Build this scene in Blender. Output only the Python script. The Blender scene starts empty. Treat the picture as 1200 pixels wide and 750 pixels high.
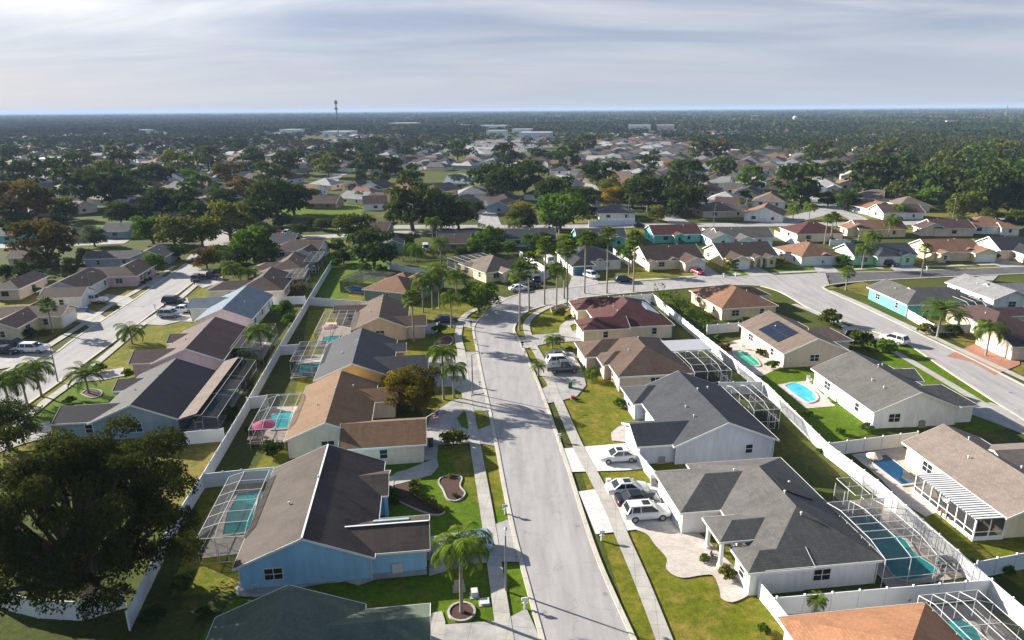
import bpy, bmesh, math, random
import numpy as np
from mathutils import Vector, Matrix, noise
rnd = random.Random(11)
SC = bpy.context.scene
COL = SC.collection
rad = math.radians

# ------------------------------------------------------------------ camera
F, CX, CY, CAMH = 800.0, 600.0, 375.0, 40.0
PITCH = math.atan((CY - 128.0) / F); ROLL = math.atan(8 / 1200)
cp, sp, cr, sr = math.cos(PITCH), math.sin(PITCH), math.cos(ROLL), math.sin(ROLL)
def P(px, py, h=0.0):
    """ground (or height h) point seen at pixel px, py of the 1200 x 750 photograph"""
    x = (px - CX) / F; y = -(py - CY) / F
    x, y = x * cr + y * sr, -x * sr + y * cr
    d = (x, cp + y * sp, -sp + y * cp)
    t = (h - CAMH) / d[2]
    return Vector((d[0] * t, d[1] * t, h))
def proj(x, y, z):
    z -= CAMH
    f = y * cp - z * sp; u = y * sp + z * cp
    if f < 1: return (-9999, -9999)
    a, b = x / f, u / f
    return (CX + F * (a * cr - b * sr), CY - F * (a * sr + b * cr))
cam = bpy.data.cameras.new('camera'); cam.lens = 24.0; cam.sensor_width = 36.0
cam.clip_start = 1.0; cam.clip_end = 120000.0
co = bpy.data.objects.new('camera', cam); COL.objects.link(co)
co.matrix_world = Matrix(((cr, sr, 0, 0), (-sr * sp, cr * sp, -cp, 0), (-sr * cp, cr * cp, sp, CAMH), (0, 0, 0, 1)))
SC.camera = co

# ------------------------------------------------------------------ materials
MATS = {}
def newmat(name):
    m = bpy.data.materials.new(name); m.use_nodes = True
    nt = m.node_tree; nt.nodes.clear()
    out = nt.nodes.new('ShaderNodeOutputMaterial'); b = nt.nodes.new('ShaderNodeBsdfPrincipled')
    nt.links.new(b.outputs[0], out.inputs[0])
    return m, nt, b, out
def N(nt, t, **kw):
    n = nt.nodes.new(t)
    for k, v in kw.items():
        if k.startswith('i_'): n.inputs[k[2:].replace('_', ' ')].default_value = v
        else: setattr(n, k, v)
    return n
def rgba(c): return (c[0], c[1], c[2], 1)
def noise_node(nt, vec, scale, detail=4, rough=.55):
    n = N(nt, 'ShaderNodeTexNoise'); n.inputs['Scale'].default_value = scale
    n.inputs['Detail'].default_value = detail; n.inputs['Roughness'].default_value = rough
    nt.links.new(vec, n.inputs['Vector']); return n.outputs['Fac']
def ramp(nt, fac, stops):
    r = N(nt, 'ShaderNodeValToRGB'); e = r.color_ramp.elements
    while len(e) < len(stops): e.new(.5)
    for i, (p, c) in enumerate(stops): e[i].position = p; e[i].color = rgba(c)
    nt.links.new(fac, r.inputs[0]); return r.outputs[0]
def mixc(nt, f, a, b, mode='MIX'):
    m = N(nt, 'ShaderNodeMix', data_type='RGBA', blend_type=mode)
    for s, v in ((m.inputs[0], f), (m.inputs[6], a), (m.inputs[7], b)):
        if hasattr(v, 'links'): nt.links.new(v, s)
        elif isinstance(v, (int, float)): s.default_value = v
        else: s.default_value = rgba(v)
    return m.outputs[2]
def bump(nt, b, fac, strength, dist=.05):
    bn = N(nt, 'ShaderNodeBump'); bn.inputs['Strength'].default_value = strength; bn.inputs['Distance'].default_value = dist
    nt.links.new(fac, bn.inputs['Height']); nt.links.new(bn.outputs[0], b.inputs['Normal'])
def sc(c, k): return tuple(min(1, x * k) for x in c)
def pm(name, col, rough=.8, var=.18, scale=1.2, bmp=0, bscale=20, metal=0, spec=.5):
    """principled with two octaves of noise wear"""
    if name in MATS: return MATS[name]
    m, nt, b, out = newmat(name)
    v = N(nt, 'ShaderNodeNewGeometry').outputs['Position']
    f1 = noise_node(nt, v, scale, 5, .6); 
    c = ramp(nt, f1, ((.25, sc(col, 1 - var)), (.75, sc(col, 1 + var * .6))))
    nt.links.new(c, b.inputs['Base Color']); b.inputs['Roughness'].default_value = rough; b.inputs['Metallic'].default_value = metal
    b.inputs['Specular IOR Level'].default_value = spec
    if bmp: bump(nt, b, noise_node(nt, v, bscale, 3), bmp)
    MATS[name] = m; return m
def grass_mat(name, a, b_, dry, dryness=.5, scale=.18):
    if name in MATS: return MATS[name]
    m, nt, b, out = newmat(name)
    v = N(nt, 'ShaderNodeNewGeometry').outputs['Position']
    big = noise_node(nt, v, scale, 6, .65)
    fine = noise_node(nt, v, 1.6, 5, .75)
    vf = noise_node(nt, v, 9, 3, .8)
    c = ramp(nt, big, ((.3, a), (.7, b_)))
    f2 = ramp(nt, noise_node(nt, v, scale * 2.3, 6, .7), ((.62 - dryness * .25, (0, 0, 0)), (.8 - dryness * .2, (1, 1, 1))))
    c = mixc(nt, f2, c, dry)
    c = mixc(nt, .8, c, ramp(nt, fine, ((.3, (.26, .27, .25)), (.7, (.74, .72, .68)))), 'OVERLAY')
    c = mixc(nt, .7, c, ramp(nt, vf, ((.3, (.22, .22, .22)), (.7, (.78, .78, .74)))), 'OVERLAY')
    nt.links.new(c, b.inputs['Base Color']); b.inputs['Roughness'].default_value = .95; b.inputs['Specular IOR Level'].default_value = .1
    bump(nt, b, vf, .6, .08)
    MATS[name] = m; return m
def roof_mat(name, col, stain=.3, warm=None):
    """asphalt shingle: courses and tabs from the UV (metres), blotches, run-off streaks"""
    if name in MATS: return MATS[name]
    m, nt, b, out = newmat(name)
    uv = N(nt, 'ShaderNodeUVMap').outputs[0]
    pos = N(nt, 'ShaderNodeNewGeometry').outputs['Position']
    br = N(nt, 'ShaderNodeTexBrick'); br.inputs['Scale'].default_value = 1
    br.inputs['Color1'].default_value = rgba(sc(col, 1.14)); br.inputs['Color2'].default_value = rgba(sc(col, .84))
    br.inputs['Mortar'].default_value = rgba(sc(col, .62)); br.inputs['Mortar Size'].default_value = .014
    br.inputs['Brick Width'].default_value = .42; br.inputs['Row Height'].default_value = .24
    nt.links.new(uv, br.inputs['Vector'])
    c = br.outputs['Color']
    mp = N(nt, 'ShaderNodeMapping'); mp.inputs['Scale'].default_value = (1.1, .09, 1); nt.links.new(uv, mp.inputs[0])
    st = noise_node(nt, mp.outputs[0], 1.3, 6, .7)
    c = mixc(nt, ramp(nt, st, ((.42, (0, 0, 0)), (.68, (min(.9, stain * 1.7),) * 3))), c, sc(col, .5))
    c = mixc(nt, ramp(nt, noise_node(nt, mp.outputs[0], 2.3, 4, .6), ((.58, (0, 0, 0)), (.78, (.35,) * 3))), c, sc(col, 1.7))
    w = warm or sc(col, 1.3)
    c = mixc(nt, ramp(nt, noise_node(nt, pos, .35, 4), ((.4, (0, 0, 0)), (.7, (.45,) * 3))), c, w)
    c = mixc(nt, .35, c, ramp(nt, noise_node(nt, pos, 7, 3, .8), ((.3, (.3,) * 3), (.7, (.7,) * 3))), 'OVERLAY')
    nt.links.new(c, b.inputs['Base Color']); b.inputs['Roughness'].default_value = .78; b.inputs['Specular IOR Level'].default_value = .25
    bump(nt, b, br.outputs['Fac'], -.3, .02)
    MATS[name] = m; return m
def wall_mat(name, col):
    if name in MATS: return MATS[name]
    m, nt, b, out = newmat(name)
    pos = N(nt, 'ShaderNodeNewGeometry').outputs['Position']
    mp = N(nt, 'ShaderNodeMapping'); mp.inputs['Scale'].default_value = (1, 1, .25); nt.links.new(pos, mp.inputs[0])
    c = ramp(nt, noise_node(nt, mp.outputs[0], 1.1, 5, .65), ((.25, sc(col, .78)), (.65, sc(col, 1.03))))
    nt.links.new(c, b.inputs['Base Color']); b.inputs['Roughness'].default_value = .85
    bump(nt, b, noise_node(nt, pos, 14, 3), .25, .02)
    MATS[name] = m; return m
def paver_mat(name, c1, c2, mortar, bw=.4, rh=.2, msize=.012):
    if name in MATS: return MATS[name]
    m, nt, b, out = newmat(name)
    pos = N(nt, 'ShaderNodeNewGeometry').outputs['Position']
    br = N(nt, 'ShaderNodeTexBrick'); br.inputs['Scale'].default_value = 1
    br.inputs['Color1'].default_value = rgba(c1); br.inputs['Color2'].default_value = rgba(c2); br.inputs['Mortar'].default_value = rgba(mortar)
    br.inputs['Brick Width'].default_value = bw; br.inputs['Row Height'].default_value = rh; br.inputs['Mortar Size'].default_value = msize
    mp = N(nt, 'ShaderNodeMapping'); mp.inputs['Rotation'].default_value = (0, 0, rad(7)); nt.links.new(pos, mp.inputs[0])
    nt.links.new(mp.outputs[0], br.inputs['Vector'])
    c = mixc(nt, .5, br.outputs['Color'], ramp(nt, noise_node(nt, pos, .8, 6, .7), ((.3, (.34,) * 3), (.7, (.66,) * 3))), 'OVERLAY')
    nt.links.new(c, b.inputs['Base Color']); b.inputs['Roughness'].default_value = .85
    MATS[name] = m; return m
def leaf_mat(name, col, col2, trans=.25):
    if name in MATS: return MATS[name]
    m, nt, b, out = newmat(name)
    oi = N(nt, 'ShaderNodeObjectInfo').outputs['Random']
    at = N(nt, 'ShaderNodeAttribute', attribute_name='tint').outputs['Fac']
    c = mixc(nt, at, col, col2)
    k = ramp(nt, oi, ((0, (.7, .75, .68)), (1, (1.0, .98, .95))))
    c = mixc(nt, 1.0, c, k, 'MULTIPLY')
    nt.links.new(c, b.inputs['Base Color']); b.inputs['Roughness'].default_value = .8; b.inputs['Specular IOR Level'].default_value = .02
    tr = N(nt, 'ShaderNodeBsdfTranslucent'); nt.links.new(c, tr.inputs[0])
    mx = N(nt, 'ShaderNodeMixShader'); mx.inputs[0].default_value = trans
    nt.links.new(b.outputs[0], mx.inputs[1]); nt.links.new(tr.outputs[0], mx.inputs[2]); nt.links.new(mx.outputs[0], out.inputs[0])
    MATS[name] = m; return m
def screen_mat(name, alpha, col=(.045, .047, .052)):
    if name in MATS: return MATS[name]
    m, nt, b, out = newmat(name)
    b.inputs['Base Color'].default_value = rgba(col); b.inputs['Roughness'].default_value = .7; b.inputs['Specular IOR Level'].default_value = .1
    t = N(nt, 'ShaderNodeBsdfTransparent'); mx = N(nt, 'ShaderNodeMixShader'); mx.inputs[0].default_value = alpha
    nt.links.new(t.outputs[0], mx.inputs[1]); nt.links.new(b.outputs[0], mx.inputs[2]); nt.links.new(mx.outputs[0], out.inputs[0])
    MATS[name] = m; return m
def water_mat(name, col, rough=.06, bmp=.08, sc_=2.5):
    if name in MATS: return MATS[name]
    m, nt, b, out = newmat(name)
    v = N(nt, 'ShaderNodeNewGeometry').outputs['Position']
    c = ramp(nt, noise_node(nt, v, .5, 3), ((.3, sc(col, .8)), (.7, sc(col, 1.15))))
    nt.links.new(c, b.inputs['Base Color']); b.inputs['Roughness'].default_value = rough; b.inputs['IOR'].default_value = 1.33
    bump(nt, b, noise_node(nt, v, sc_, 3), bmp, .05)
    MATS[name] = m; return m
def concrete_mat(name, col, joint=2.0, stain=.35, bscale=.5):
    if name in MATS: return MATS[name]
    m, nt, b, out = newmat(name)
    v = N(nt, 'ShaderNodeNewGeometry').outputs['Position']
    mp = N(nt, 'ShaderNodeMapping'); mp.inputs['Rotation'].default_value = (0, 0, rad(7)); nt.links.new(v, mp.inputs[0])
    c = ramp(nt, noise_node(nt, v, bscale, 7, .65), ((.25, sc(col, 1 - stain)), (.6, col), (.85, sc(col, 1.1))))
    if joint:
        br = N(nt, 'ShaderNodeTexBrick'); br.offset = 0; br.inputs['Scale'].default_value = 1
        br.inputs['Color1'].default_value = (1, 1, 1, 1); br.inputs['Color2'].default_value = (.93, .93, .93, 1); br.inputs['Mortar'].default_value = (.55, .55, .55, 1)
        br.inputs['Brick Width'].default_value = joint; br.inputs['Row Height'].default_value = joint; br.inputs['Mortar Size'].default_value = .02
        nt.links.new(mp.outputs[0], br.inputs['Vector']); c = mixc(nt, 1.0, c, br.outputs['Color'], 'MULTIPLY')
    c = mixc(nt, .3, c, ramp(nt, noise_node(nt, v, 6, 4, .8), ((.3, (.35,) * 3), (.7, (.65,) * 3))), 'OVERLAY')
    nt.links.new(c, b.inputs['Base Color']); b.inputs['Roughness'].default_value = .9; b.inputs['Specular IOR Level'].default_value = .2
    MATS[name] = m; return m
def street_mat(name, col, col2):
    if name in MATS: return MATS[name]
    m, nt, b, out = newmat(name)
    v = N(nt, 'ShaderNodeNewGeometry').outputs['Position']
    mp = N(nt, 'ShaderNodeMapping'); mp.inputs['Rotation'].default_value = (0, 0, rad(-7)); mp.inputs['Scale'].default_value = (1, .12, 1); nt.links.new(v, mp.inputs[0])
    mp2 = N(nt, 'ShaderNodeMapping'); mp2.inputs['Rotation'].default_value = (0, 0, rad(-7)); nt.links.new(v, mp2.inputs[0])
    c = ramp(nt, noise_node(nt, mp.outputs[0], .9, 6, .6), ((.3, col2), (.65, col)))
    c = mixc(nt, ramp(nt, noise_node(nt, v, .25, 6, .7), ((.5, (0, 0, 0)), (.75, (.35,) * 3))), c, sc(col2, .8))
    # a few tar specks and hairline cracks
    vo = N(nt, 'ShaderNodeTexVoronoi', feature='DISTANCE_TO_EDGE'); vo.inputs['Scale'].default_value = .16
    wv = N(nt, 'ShaderNodeMix', data_type='VECTOR'); wv.inputs[0].default_value = .12
    nz = N(nt, 'ShaderNodeTexNoise'); nz.inputs['Scale'].default_value = .7; nz.inputs['Detail'].default_value = 5; nt.links.new(v, nz.inputs[0])
    ad = N(nt, 'ShaderNodeVectorMath', operation='MULTIPLY_ADD'); nt.links.new(nz.outputs['Color'], ad.inputs[0]); ad.inputs[1].default_value = (2.5, 2.5, 0); nt.links.new(v, ad.inputs[2])
    nt.links.new(ad.outputs[0], vo.inputs['Vector'])
    c = mixc(nt, ramp(nt, vo.outputs['Distance'], ((0, (.28,) * 3), (.010, (0, 0, 0)))), c, sc(col2, .5))
    sp_ = N(nt, 'ShaderNodeTexVoronoi'); sp_.inputs['Scale'].default_value = .33; nt.links.new(v, sp_.inputs['Vector'])
    c = mixc(nt, ramp(nt, sp_.outputs['Distance'], ((.05, (.5,) * 3), (.1, (0, 0, 0)))), c, sc(col2, .5))
    c = mixc(nt, .35, c, ramp(nt, noise_node(nt, v, 9, 4, .8), ((.3, (.35,) * 3), (.7, (.65,) * 3))), 'OVERLAY')
    nt.links.new(c, b.inputs['Base Color']); b.inputs['Roughness'].default_value = .9; b.inputs['Specular IOR Level'].default_value = .15
    MATS[name] = m; return m
def carpaint(name, col, metal=.2):
    if name in MATS: return MATS[name]
    m, nt, b, out = newmat(name)
    b.inputs['Base Color'].default_value = rgba(col); b.inputs['Roughness'].default_value = .28; b.inputs['Metallic'].default_value = metal
    b.inputs['Coat Weight'].default_value = .6; b.inputs['Coat Roughness'].default_value = .08
    MATS[name] = m; return m

GLASS = pm('dark_glass', (.025, .03, .035), .08, .2, .4)
WHITE = pm('white_paint', (.78, .78, .77), .55, .05, .8)
TRIM = pm('trim_white', (.72, .71, .69), .6, .08, .9)
VINYL = pm('white_vinyl', (.76, .77, .79), .5, .1, .5)
ALU = pm('white_aluminium', (.55, .56, .57), .45, .05, 1)
DARKALU = pm('bronze_aluminium', (.05, .045, .04), .5, .1, 1)
BLACK = pm('black_rubber', (.02, .02, .02), .7, .2, 3)
STEEL = pm('galvanised_steel', (.35, .36, .37), .5, .2, 2, metal=.5)
BARK = pm('bark', (.13, .10, .075), .95, .35, 4, .6, 12)
PALMBARK = pm('palm_trunk', (.27, .235, .20), .95, .25, 5, .5, 8)
MULCH = pm('brown_mulch', (.075, .035, .025), .95, .5, 6, .8, 9)
RED = pm('red_plastic', (.45, .03, .03), .4, .1, 2)
AMBER = pm('tail_lamp', (.35, .02, .02), .25, .1, 2)
LAMPGLASS = pm('headlamp_glass', (.6, .62, .64), .15, .1, 2)
CONC = concrete_mat('concrete_walk', (.47, .45, .41), 1.5, .3)
DRIVE = concrete_mat('concrete_drive', (.43, .415, .40), 3.0, .42)
DRIVEW = paver_mat('pale_paver_drive', (.66, .65, .64), (.56, .55, .54), (.42, .41, .40), .5, .25)
BRICKP = paver_mat('terracotta_paver', (.44, .20, .13), (.36, .16, .10), (.25, .13, .1), .3, .15)
PAVER = paver_mat('cream_paver', (.58, .52, .47), (.48, .43, .39), (.30, .27, .24), .35, .18)
DECKM = paver_mat('pool_deck_tile', (.56, .50, .44), (.50, .44, .39), (.38, .33, .29), .5, .5)
KERBM = concrete_mat('kerb_concrete', (.56, .53, .45), 3.0, .25)
STREETM = street_mat('worn_asphalt_pale', (.40, .382, .378), (.30, .286, .286))
STREETD = street_mat('asphalt_dark', (.13, .13, .14), (.09, .09, .10))
GR_OLIVE = grass_mat('lawn_olive', (.095, .12, .009), (.155, .165, .014), (.25, .19, .045), .62)
GR_LUSH = grass_mat('lawn_lush', (.068, .125, .006), (.11, .175, .010), (.18, .18, .022), .25)
GR_DRY = grass_mat('lawn_dry', (.12, .12, .02), (.18, .16, .035), (.25, .19, .07), .65)
GR_BASE = grass_mat('ground_turf', (.05, .07, .014), (.09, .10, .022), (.15, .13, .04), .35, .03)

# ------------------------------------------------------------------ mesh builder
class MB:
    def __init__(s): s.v = []; s.f = []; s.uv = []
    def add(s, pts, faces, uvs=None):
        o = len(s.v); s.v += [tuple(p) for p in pts]
        for i, f in enumerate(faces):
            s.f.append([o + k for k in f]); s.uv.append(uvs[i] if uvs else None)
    def poly(s, pts, uv=None): s.add(pts, [list(range(len(pts)))], [uv] if uv else None)
    def box(s, x0, x1, y0, y1, z0, z1, M=None):
        p = [(x, y, z) for z in (z0, z1) for y in (y0, y1) for x in (x0, x1)]
        if M is not None: p = [M @ Vector(q) for q in p]
        s.add(p, [(0, 2, 3, 1), (4, 5, 7, 6), (0, 1, 5, 4), (2, 6, 7, 3), (0, 4, 6, 2), (1, 3, 7, 5)])
    def bar(s, p, q, w, h=None, up=(0, 0, 1)):
        p, q = Vector(p), Vector(q); h = h or w; d = (q - p)
        if d.length < 1e-5: return
        d.normalize(); u = Vector(up)
        if abs(d.dot(u)) > .99: u = Vector((1, 0, 0))
        a = d.cross(u).normalized() * w / 2; b = a.cross(d).normalized() * h / 2
        pts = [e + sa * a + sb * b for e in (p, q) for sa, sb in ((-1, -1), (1, -1), (1, 1), (-1, 1))]
        s.add(pts, [(0, 1, 2, 3), (7, 6, 5, 4), (0, 4, 5, 1), (1, 5, 6, 2), (2, 6, 7, 3), (3, 7, 4, 0)])
    def tube(s, pts, rs, n=8, cap=True):
        pts = [Vector(p) for p in pts]; o = len(s.v); k = len(pts)
        for i, p in enumerate(pts):
            d = (pts[min(i + 1, k - 1)] - pts[max(i - 1, 0)]).normalized()
            u = Vector((0, 0, 1)) if abs(d.z) < .95 else Vector((1, 0, 0))
            a = d.cross(u).normalized(); b = d.cross(a)
            for j in range(n):
                t = 2 * math.pi * j / n; s.v.append(tuple(p + rs[i] * (math.cos(t) * a + math.sin(t) * b)))
        for i in range(k - 1):
            for j in range(n):
                a = o + i * n + j; b = o + i * n + (j + 1) % n
                s.f.append([a, b, b + n, a + n]); s.uv.append(None)
        if cap:
            s.f.append([o + j for j in range(n)]); s.uv.append(None)
            s.f.append([o + (k - 1) * n + j for j in reversed(range(n))]); s.uv.append(None)
    def prism(s, poly, z0, z1):
        n = len(poly); p = [(x, y, z0) for x, y in poly] + [(x, y, z1) for x, y in poly]
        s.add(p, [list(reversed(range(n))), list(range(n, 2 * n))] + [[i, (i + 1) % n, n + (i + 1) % n, n + i] for i in range(n)])
    def blob(s, c, r, sx=1, sy=1, sz=1, seg=10, rings=6, jit=0):
        o = len(s.v); s.v.append((c[0], c[1], c[2] - r * sz))
        for i in range(1, rings):
            t = math.pi * i / rings
            for j in range(seg):
                a = 2 * math.pi * j / seg; k = 1 + jit * (rnd.random() - .5)
                s.v.append((c[0] + r * sx * k * math.sin(t) * math.cos(a), c[1] + r * sy * k * math.sin(t) * math.sin(a), c[2] - r * sz * k * math.cos(t)))
        s.v.append((c[0], c[1], c[2] + r * sz)); last = len(s.v) - 1
        for j in range(seg):
            s.f.append([o, o + 1 + (j + 1) % seg, o + 1 + j]); s.uv.append(None)
            b = o + 1 + (rings - 2) * seg
            s.f.append([last, b + j, b + (j + 1) % seg]); s.uv.append(None)
        for i in range(rings - 2):
            for j in range(seg):
                a = o + 1 + i * seg + j; b = o + 1 + i * seg + (j + 1) % seg
                s.f.append([a, b, b + seg, a + seg]); s.uv.append(None)
    def mesh(s, name, mat, smooth=False):
        me = bpy.data.meshes.new(name); me.from_pydata(s.v, [], s.f)
        if any(u for u in s.uv):
            l = me.uv_layers.new(name='UVMap')
            for p, u in zip(me.polygons, s.uv):
                if u:
                    for li, c in zip(p.loop_indices, u): l.data[li].uv = c
        if mat: me.materials.append(mat)
        if smooth: me.polygons.foreach_set('use_smooth', [True] * len(me.polygons))
        me.update(); return me
    def build(s, name, mat, parent=None, smooth=False):
        if not s.v: return None
        return link(name, s.mesh(name, mat, smooth), parent)
def link(name, data, parent=None):
    o = bpy.data.objects.new(name, data); COL.objects.link(o)
    if parent: o.parent = parent
    return o
def empty(name, loc, rz=0.0, label=None, cat=None, group=None, nick=None):
    o = bpy.data.objects.new(name, None); COL.objects.link(o); o.location = loc; o.rotation_euler = (0, 0, rz)
    o.empty_display_size = .5
    return tag(o, label, cat, group, nick)
AUTO = []      # things whose label is composed at the end from what stands beside them
ANCH = []      # things other labels may refer to: (short name, location)
def tag(o, label=None, cat=None, group=None, nick=None, look=None):
    if label: o['label'] = label
    if cat: o['category'] = cat
    if group: o['group'] = group
    if look: AUTO.append((o, look))
    if nick: ANCH.append((nick, o))
    return o
def copy_tree(o, parent=None):
    c = o.copy(); COL.objects.link(c)
    if parent: c.parent = parent
    for ch in o.children: copy_tree(ch, c)
    return c
def structure(o): o['kind'] = 'structure'; return o
ZL = [0.004]
def sheet(name, pts, mat, z=None, px=True, kind='structure', curve=False):
    """a thin ground sheet from a pixel outline"""
    if z is None: ZL[0] += .002; z = ZL[0]
    w = [P(*p) if px else Vector((p[0], p[1], 0)) for p in pts]
    if curve: w = smooth_line(w + [w[0]], 5)[:-1]
    me = bpy.data.meshes.new(name); bm = bmesh.new()
    vs = [bm.verts.new((p.x, p.y, z)) for p in w]
    f = bm.faces.new(vs); f.normal_update()
    if f.normal.z < 0: bmesh.ops.reverse_faces(bm, faces=[f])
    bmesh.ops.triangulate(bm, faces=[f]); bm.to_mesh(me); bm.free(); me.materials.append(mat)
    o = link(name, me); o['kind'] = kind; return o
def smooth_line(pts, n=5):
    """Catmull-Rom through world points"""
    if len(pts) < 3: return pts
    out = []
    for i in range(len(pts) - 1):
        p0, p1, p2, p3 = pts[max(i - 1, 0)], pts[i], pts[i + 1], pts[min(i + 2, len(pts) - 1)]
        for k in range(n):
            t = k / n
            out.append(.5 * ((2 * p1) + (p2 - p0) * t + (2 * p0 - 5 * p1 + 4 * p2 - p3) * t * t + (3 * p1 - p0 - 3 * p2 + p3) * t ** 3))
    return out + [pts[-1]]
def ribbon(name, line, w, mat, z, px=True, h=0, smooth=True, side=0):
    """road / walk / kerb strip along a centre line; h > 0 makes it a raised strip"""
    pts = [P(*p) if px else Vector((p[0], p[1], 0)) for p in line]
    if smooth: pts = smooth_line(pts)
    L, Rr = [], []
    for i, p in enumerate(pts):
        d = (pts[min(i + 1, len(pts) - 1)] - pts[max(i - 1, 0)]).normalized(); nrm = Vector((-d.y, d.x, 0))
        L.append(p + nrm * (w / 2 + side)); Rr.append(p - nrm * (w / 2 - side))
    m = MB(); n = len(pts)
    if h <= 0:
        for i in range(n - 1): m.poly([(Rr[i].x, Rr[i].y, z), (Rr[i + 1].x, Rr[i + 1].y, z), (L[i + 1].x, L[i + 1].y, z), (L[i].x, L[i].y, z)])
    else:
        for i in range(n - 1):
            a, b, c, d = Rr[i], Rr[i + 1], L[i + 1], L[i]
            m.poly([(q.x, q.y, z + h) for q in (a, b, c, d)])
            m.poly([(b.x, b.y, 0), (b.x, b.y, z + h), (a.x, a.y, z + h), (a.x, a.y, 0)][::-1])
            m.poly([(d.x, d.y, 0), (d.x, d.y, z + h), (c.x, c.y, z + h), (c.x, c.y, 0)][::-1])
    o = m.build(name, mat); o['kind'] = 'structure'; return o
# ------------------------------------------------------------------ houses
CACHE = {}; HOUSES = []
OH = .45
def win_mesh(w, h):
    k = ('win', round(w, 2), round(h, 2))
    if k not in CACHE:
        f = MB(); t = .06
        for x0, x1, z0, z1 in ((-w / 2 - t, w / 2 + t, -t, 0), (-w / 2 - t, w / 2 + t, h, h + t), (-w / 2 - t, -w / 2, 0, h), (w / 2, w / 2 + t, 0, h), (-w / 2, w / 2, h * .5 - .025, h * .5 + .025)):
            f.box(x0, x1, -.07, .02, z0, z1)
        if w > 1.3: f.box(-.03, .03, -.065, .02, 0, h)
        p = MB(); p.box(-w / 2, w / 2, -.035, .02, 0, h)
        CACHE[k] = (f.mesh('window_frame', TRIM), p.mesh('pane', GLASS))
    return CACHE[k]
def gdoor_mesh(w):
    k = ('gd', round(w, 1))
    if k not in CACHE:
        m = MB(); n = 4; h = 2.1 / n
        for i in range(n):
            m.box(-w / 2, w / 2, -.05, .02, i * h + .015, (i + 1) * h - .015)
            c = max(2, int(w / .6))
            for j in range(c):
                x0 = -w / 2 + (j + .14) * w / c; m.box(x0, x0 + w / c * .72, -.075, -.045, i * h + .1, i * h + h - .1)
        CACHE[k] = m.mesh('garage_door', WHITE)
    return CACHE[k]
def vent_mesh():
    if 'vent' not in CACHE:
        m = MB(); m.tube([(0, 0, -.3), (0, 0, .26)], [.06, .06], 8); m.tube([(0, 0, .24), (0, 0, .34)], [.13, .09], 8)
        CACHE['vent'] = m.mesh('roof_vent', pm('vent_metal', (.6, .6, .6), .4, .1, 2))
    return CACHE['vent']
def door_mesh():
    if 'door' not in CACHE:
        m = MB(); m.box(-.46, .46, -.05, .02, 0, 2.05)
        for z0 in (.2, .85, 1.5):
            for x0 in (-.36, .04): m.box(x0, x0 + .32, -.075, -.045, z0, z0 + .45)
        h = MB(); h.blob((.38, -.1, 1.0), .05, seg=6, rings=4)
        CACHE['door'] = (m.mesh('front_door', pm('door_paint', (.25, .12, .07), .5, .1, 2)), h.mesh('handle', STEEL))
    return CACHE['door']

class Wing:
    """axis-aligned roof rectangle in the house frame"""
    def __init__(w, x0, x1, y0, y1, ridge, hip, he, sl, idx):
        w.x0, w.x1, w.y0, w.y1, w.ridge, w.hip, w.he, w.sl = x0, x1, y0, y1, ridge, hip, he - idx * .012, sl
        if ridge == 'y': w.p0, w.p1, w.q0, w.q1 = y0, y1, x0, x1
        else: w.p0, w.p1, w.q0, w.q1 = x0, x1, y0, y1
        w.half = (w.q1 - w.q0) / 2; w.qm = (w.q0 + w.q1) / 2; w.rise = sl * w.half
    def X(w, p, q, z): return (q, p, z) if w.ridge == 'y' else (p, q, z)
    def top(w, x, y):
        p, q = (y, x) if w.ridge == 'y' else (x, y)
        d = min(q - w.q0, w.q1 - q)
        if w.hip[0]: d = min(d, p - w.p0)
        if w.hip[1]: d = min(d, w.p1 - p)
        return w.he + w.sl * d
    def inside(w, x, y, m=0): return w.x0 + m < x < w.x1 - m and w.y0 + m < y < w.y1 - m

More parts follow.
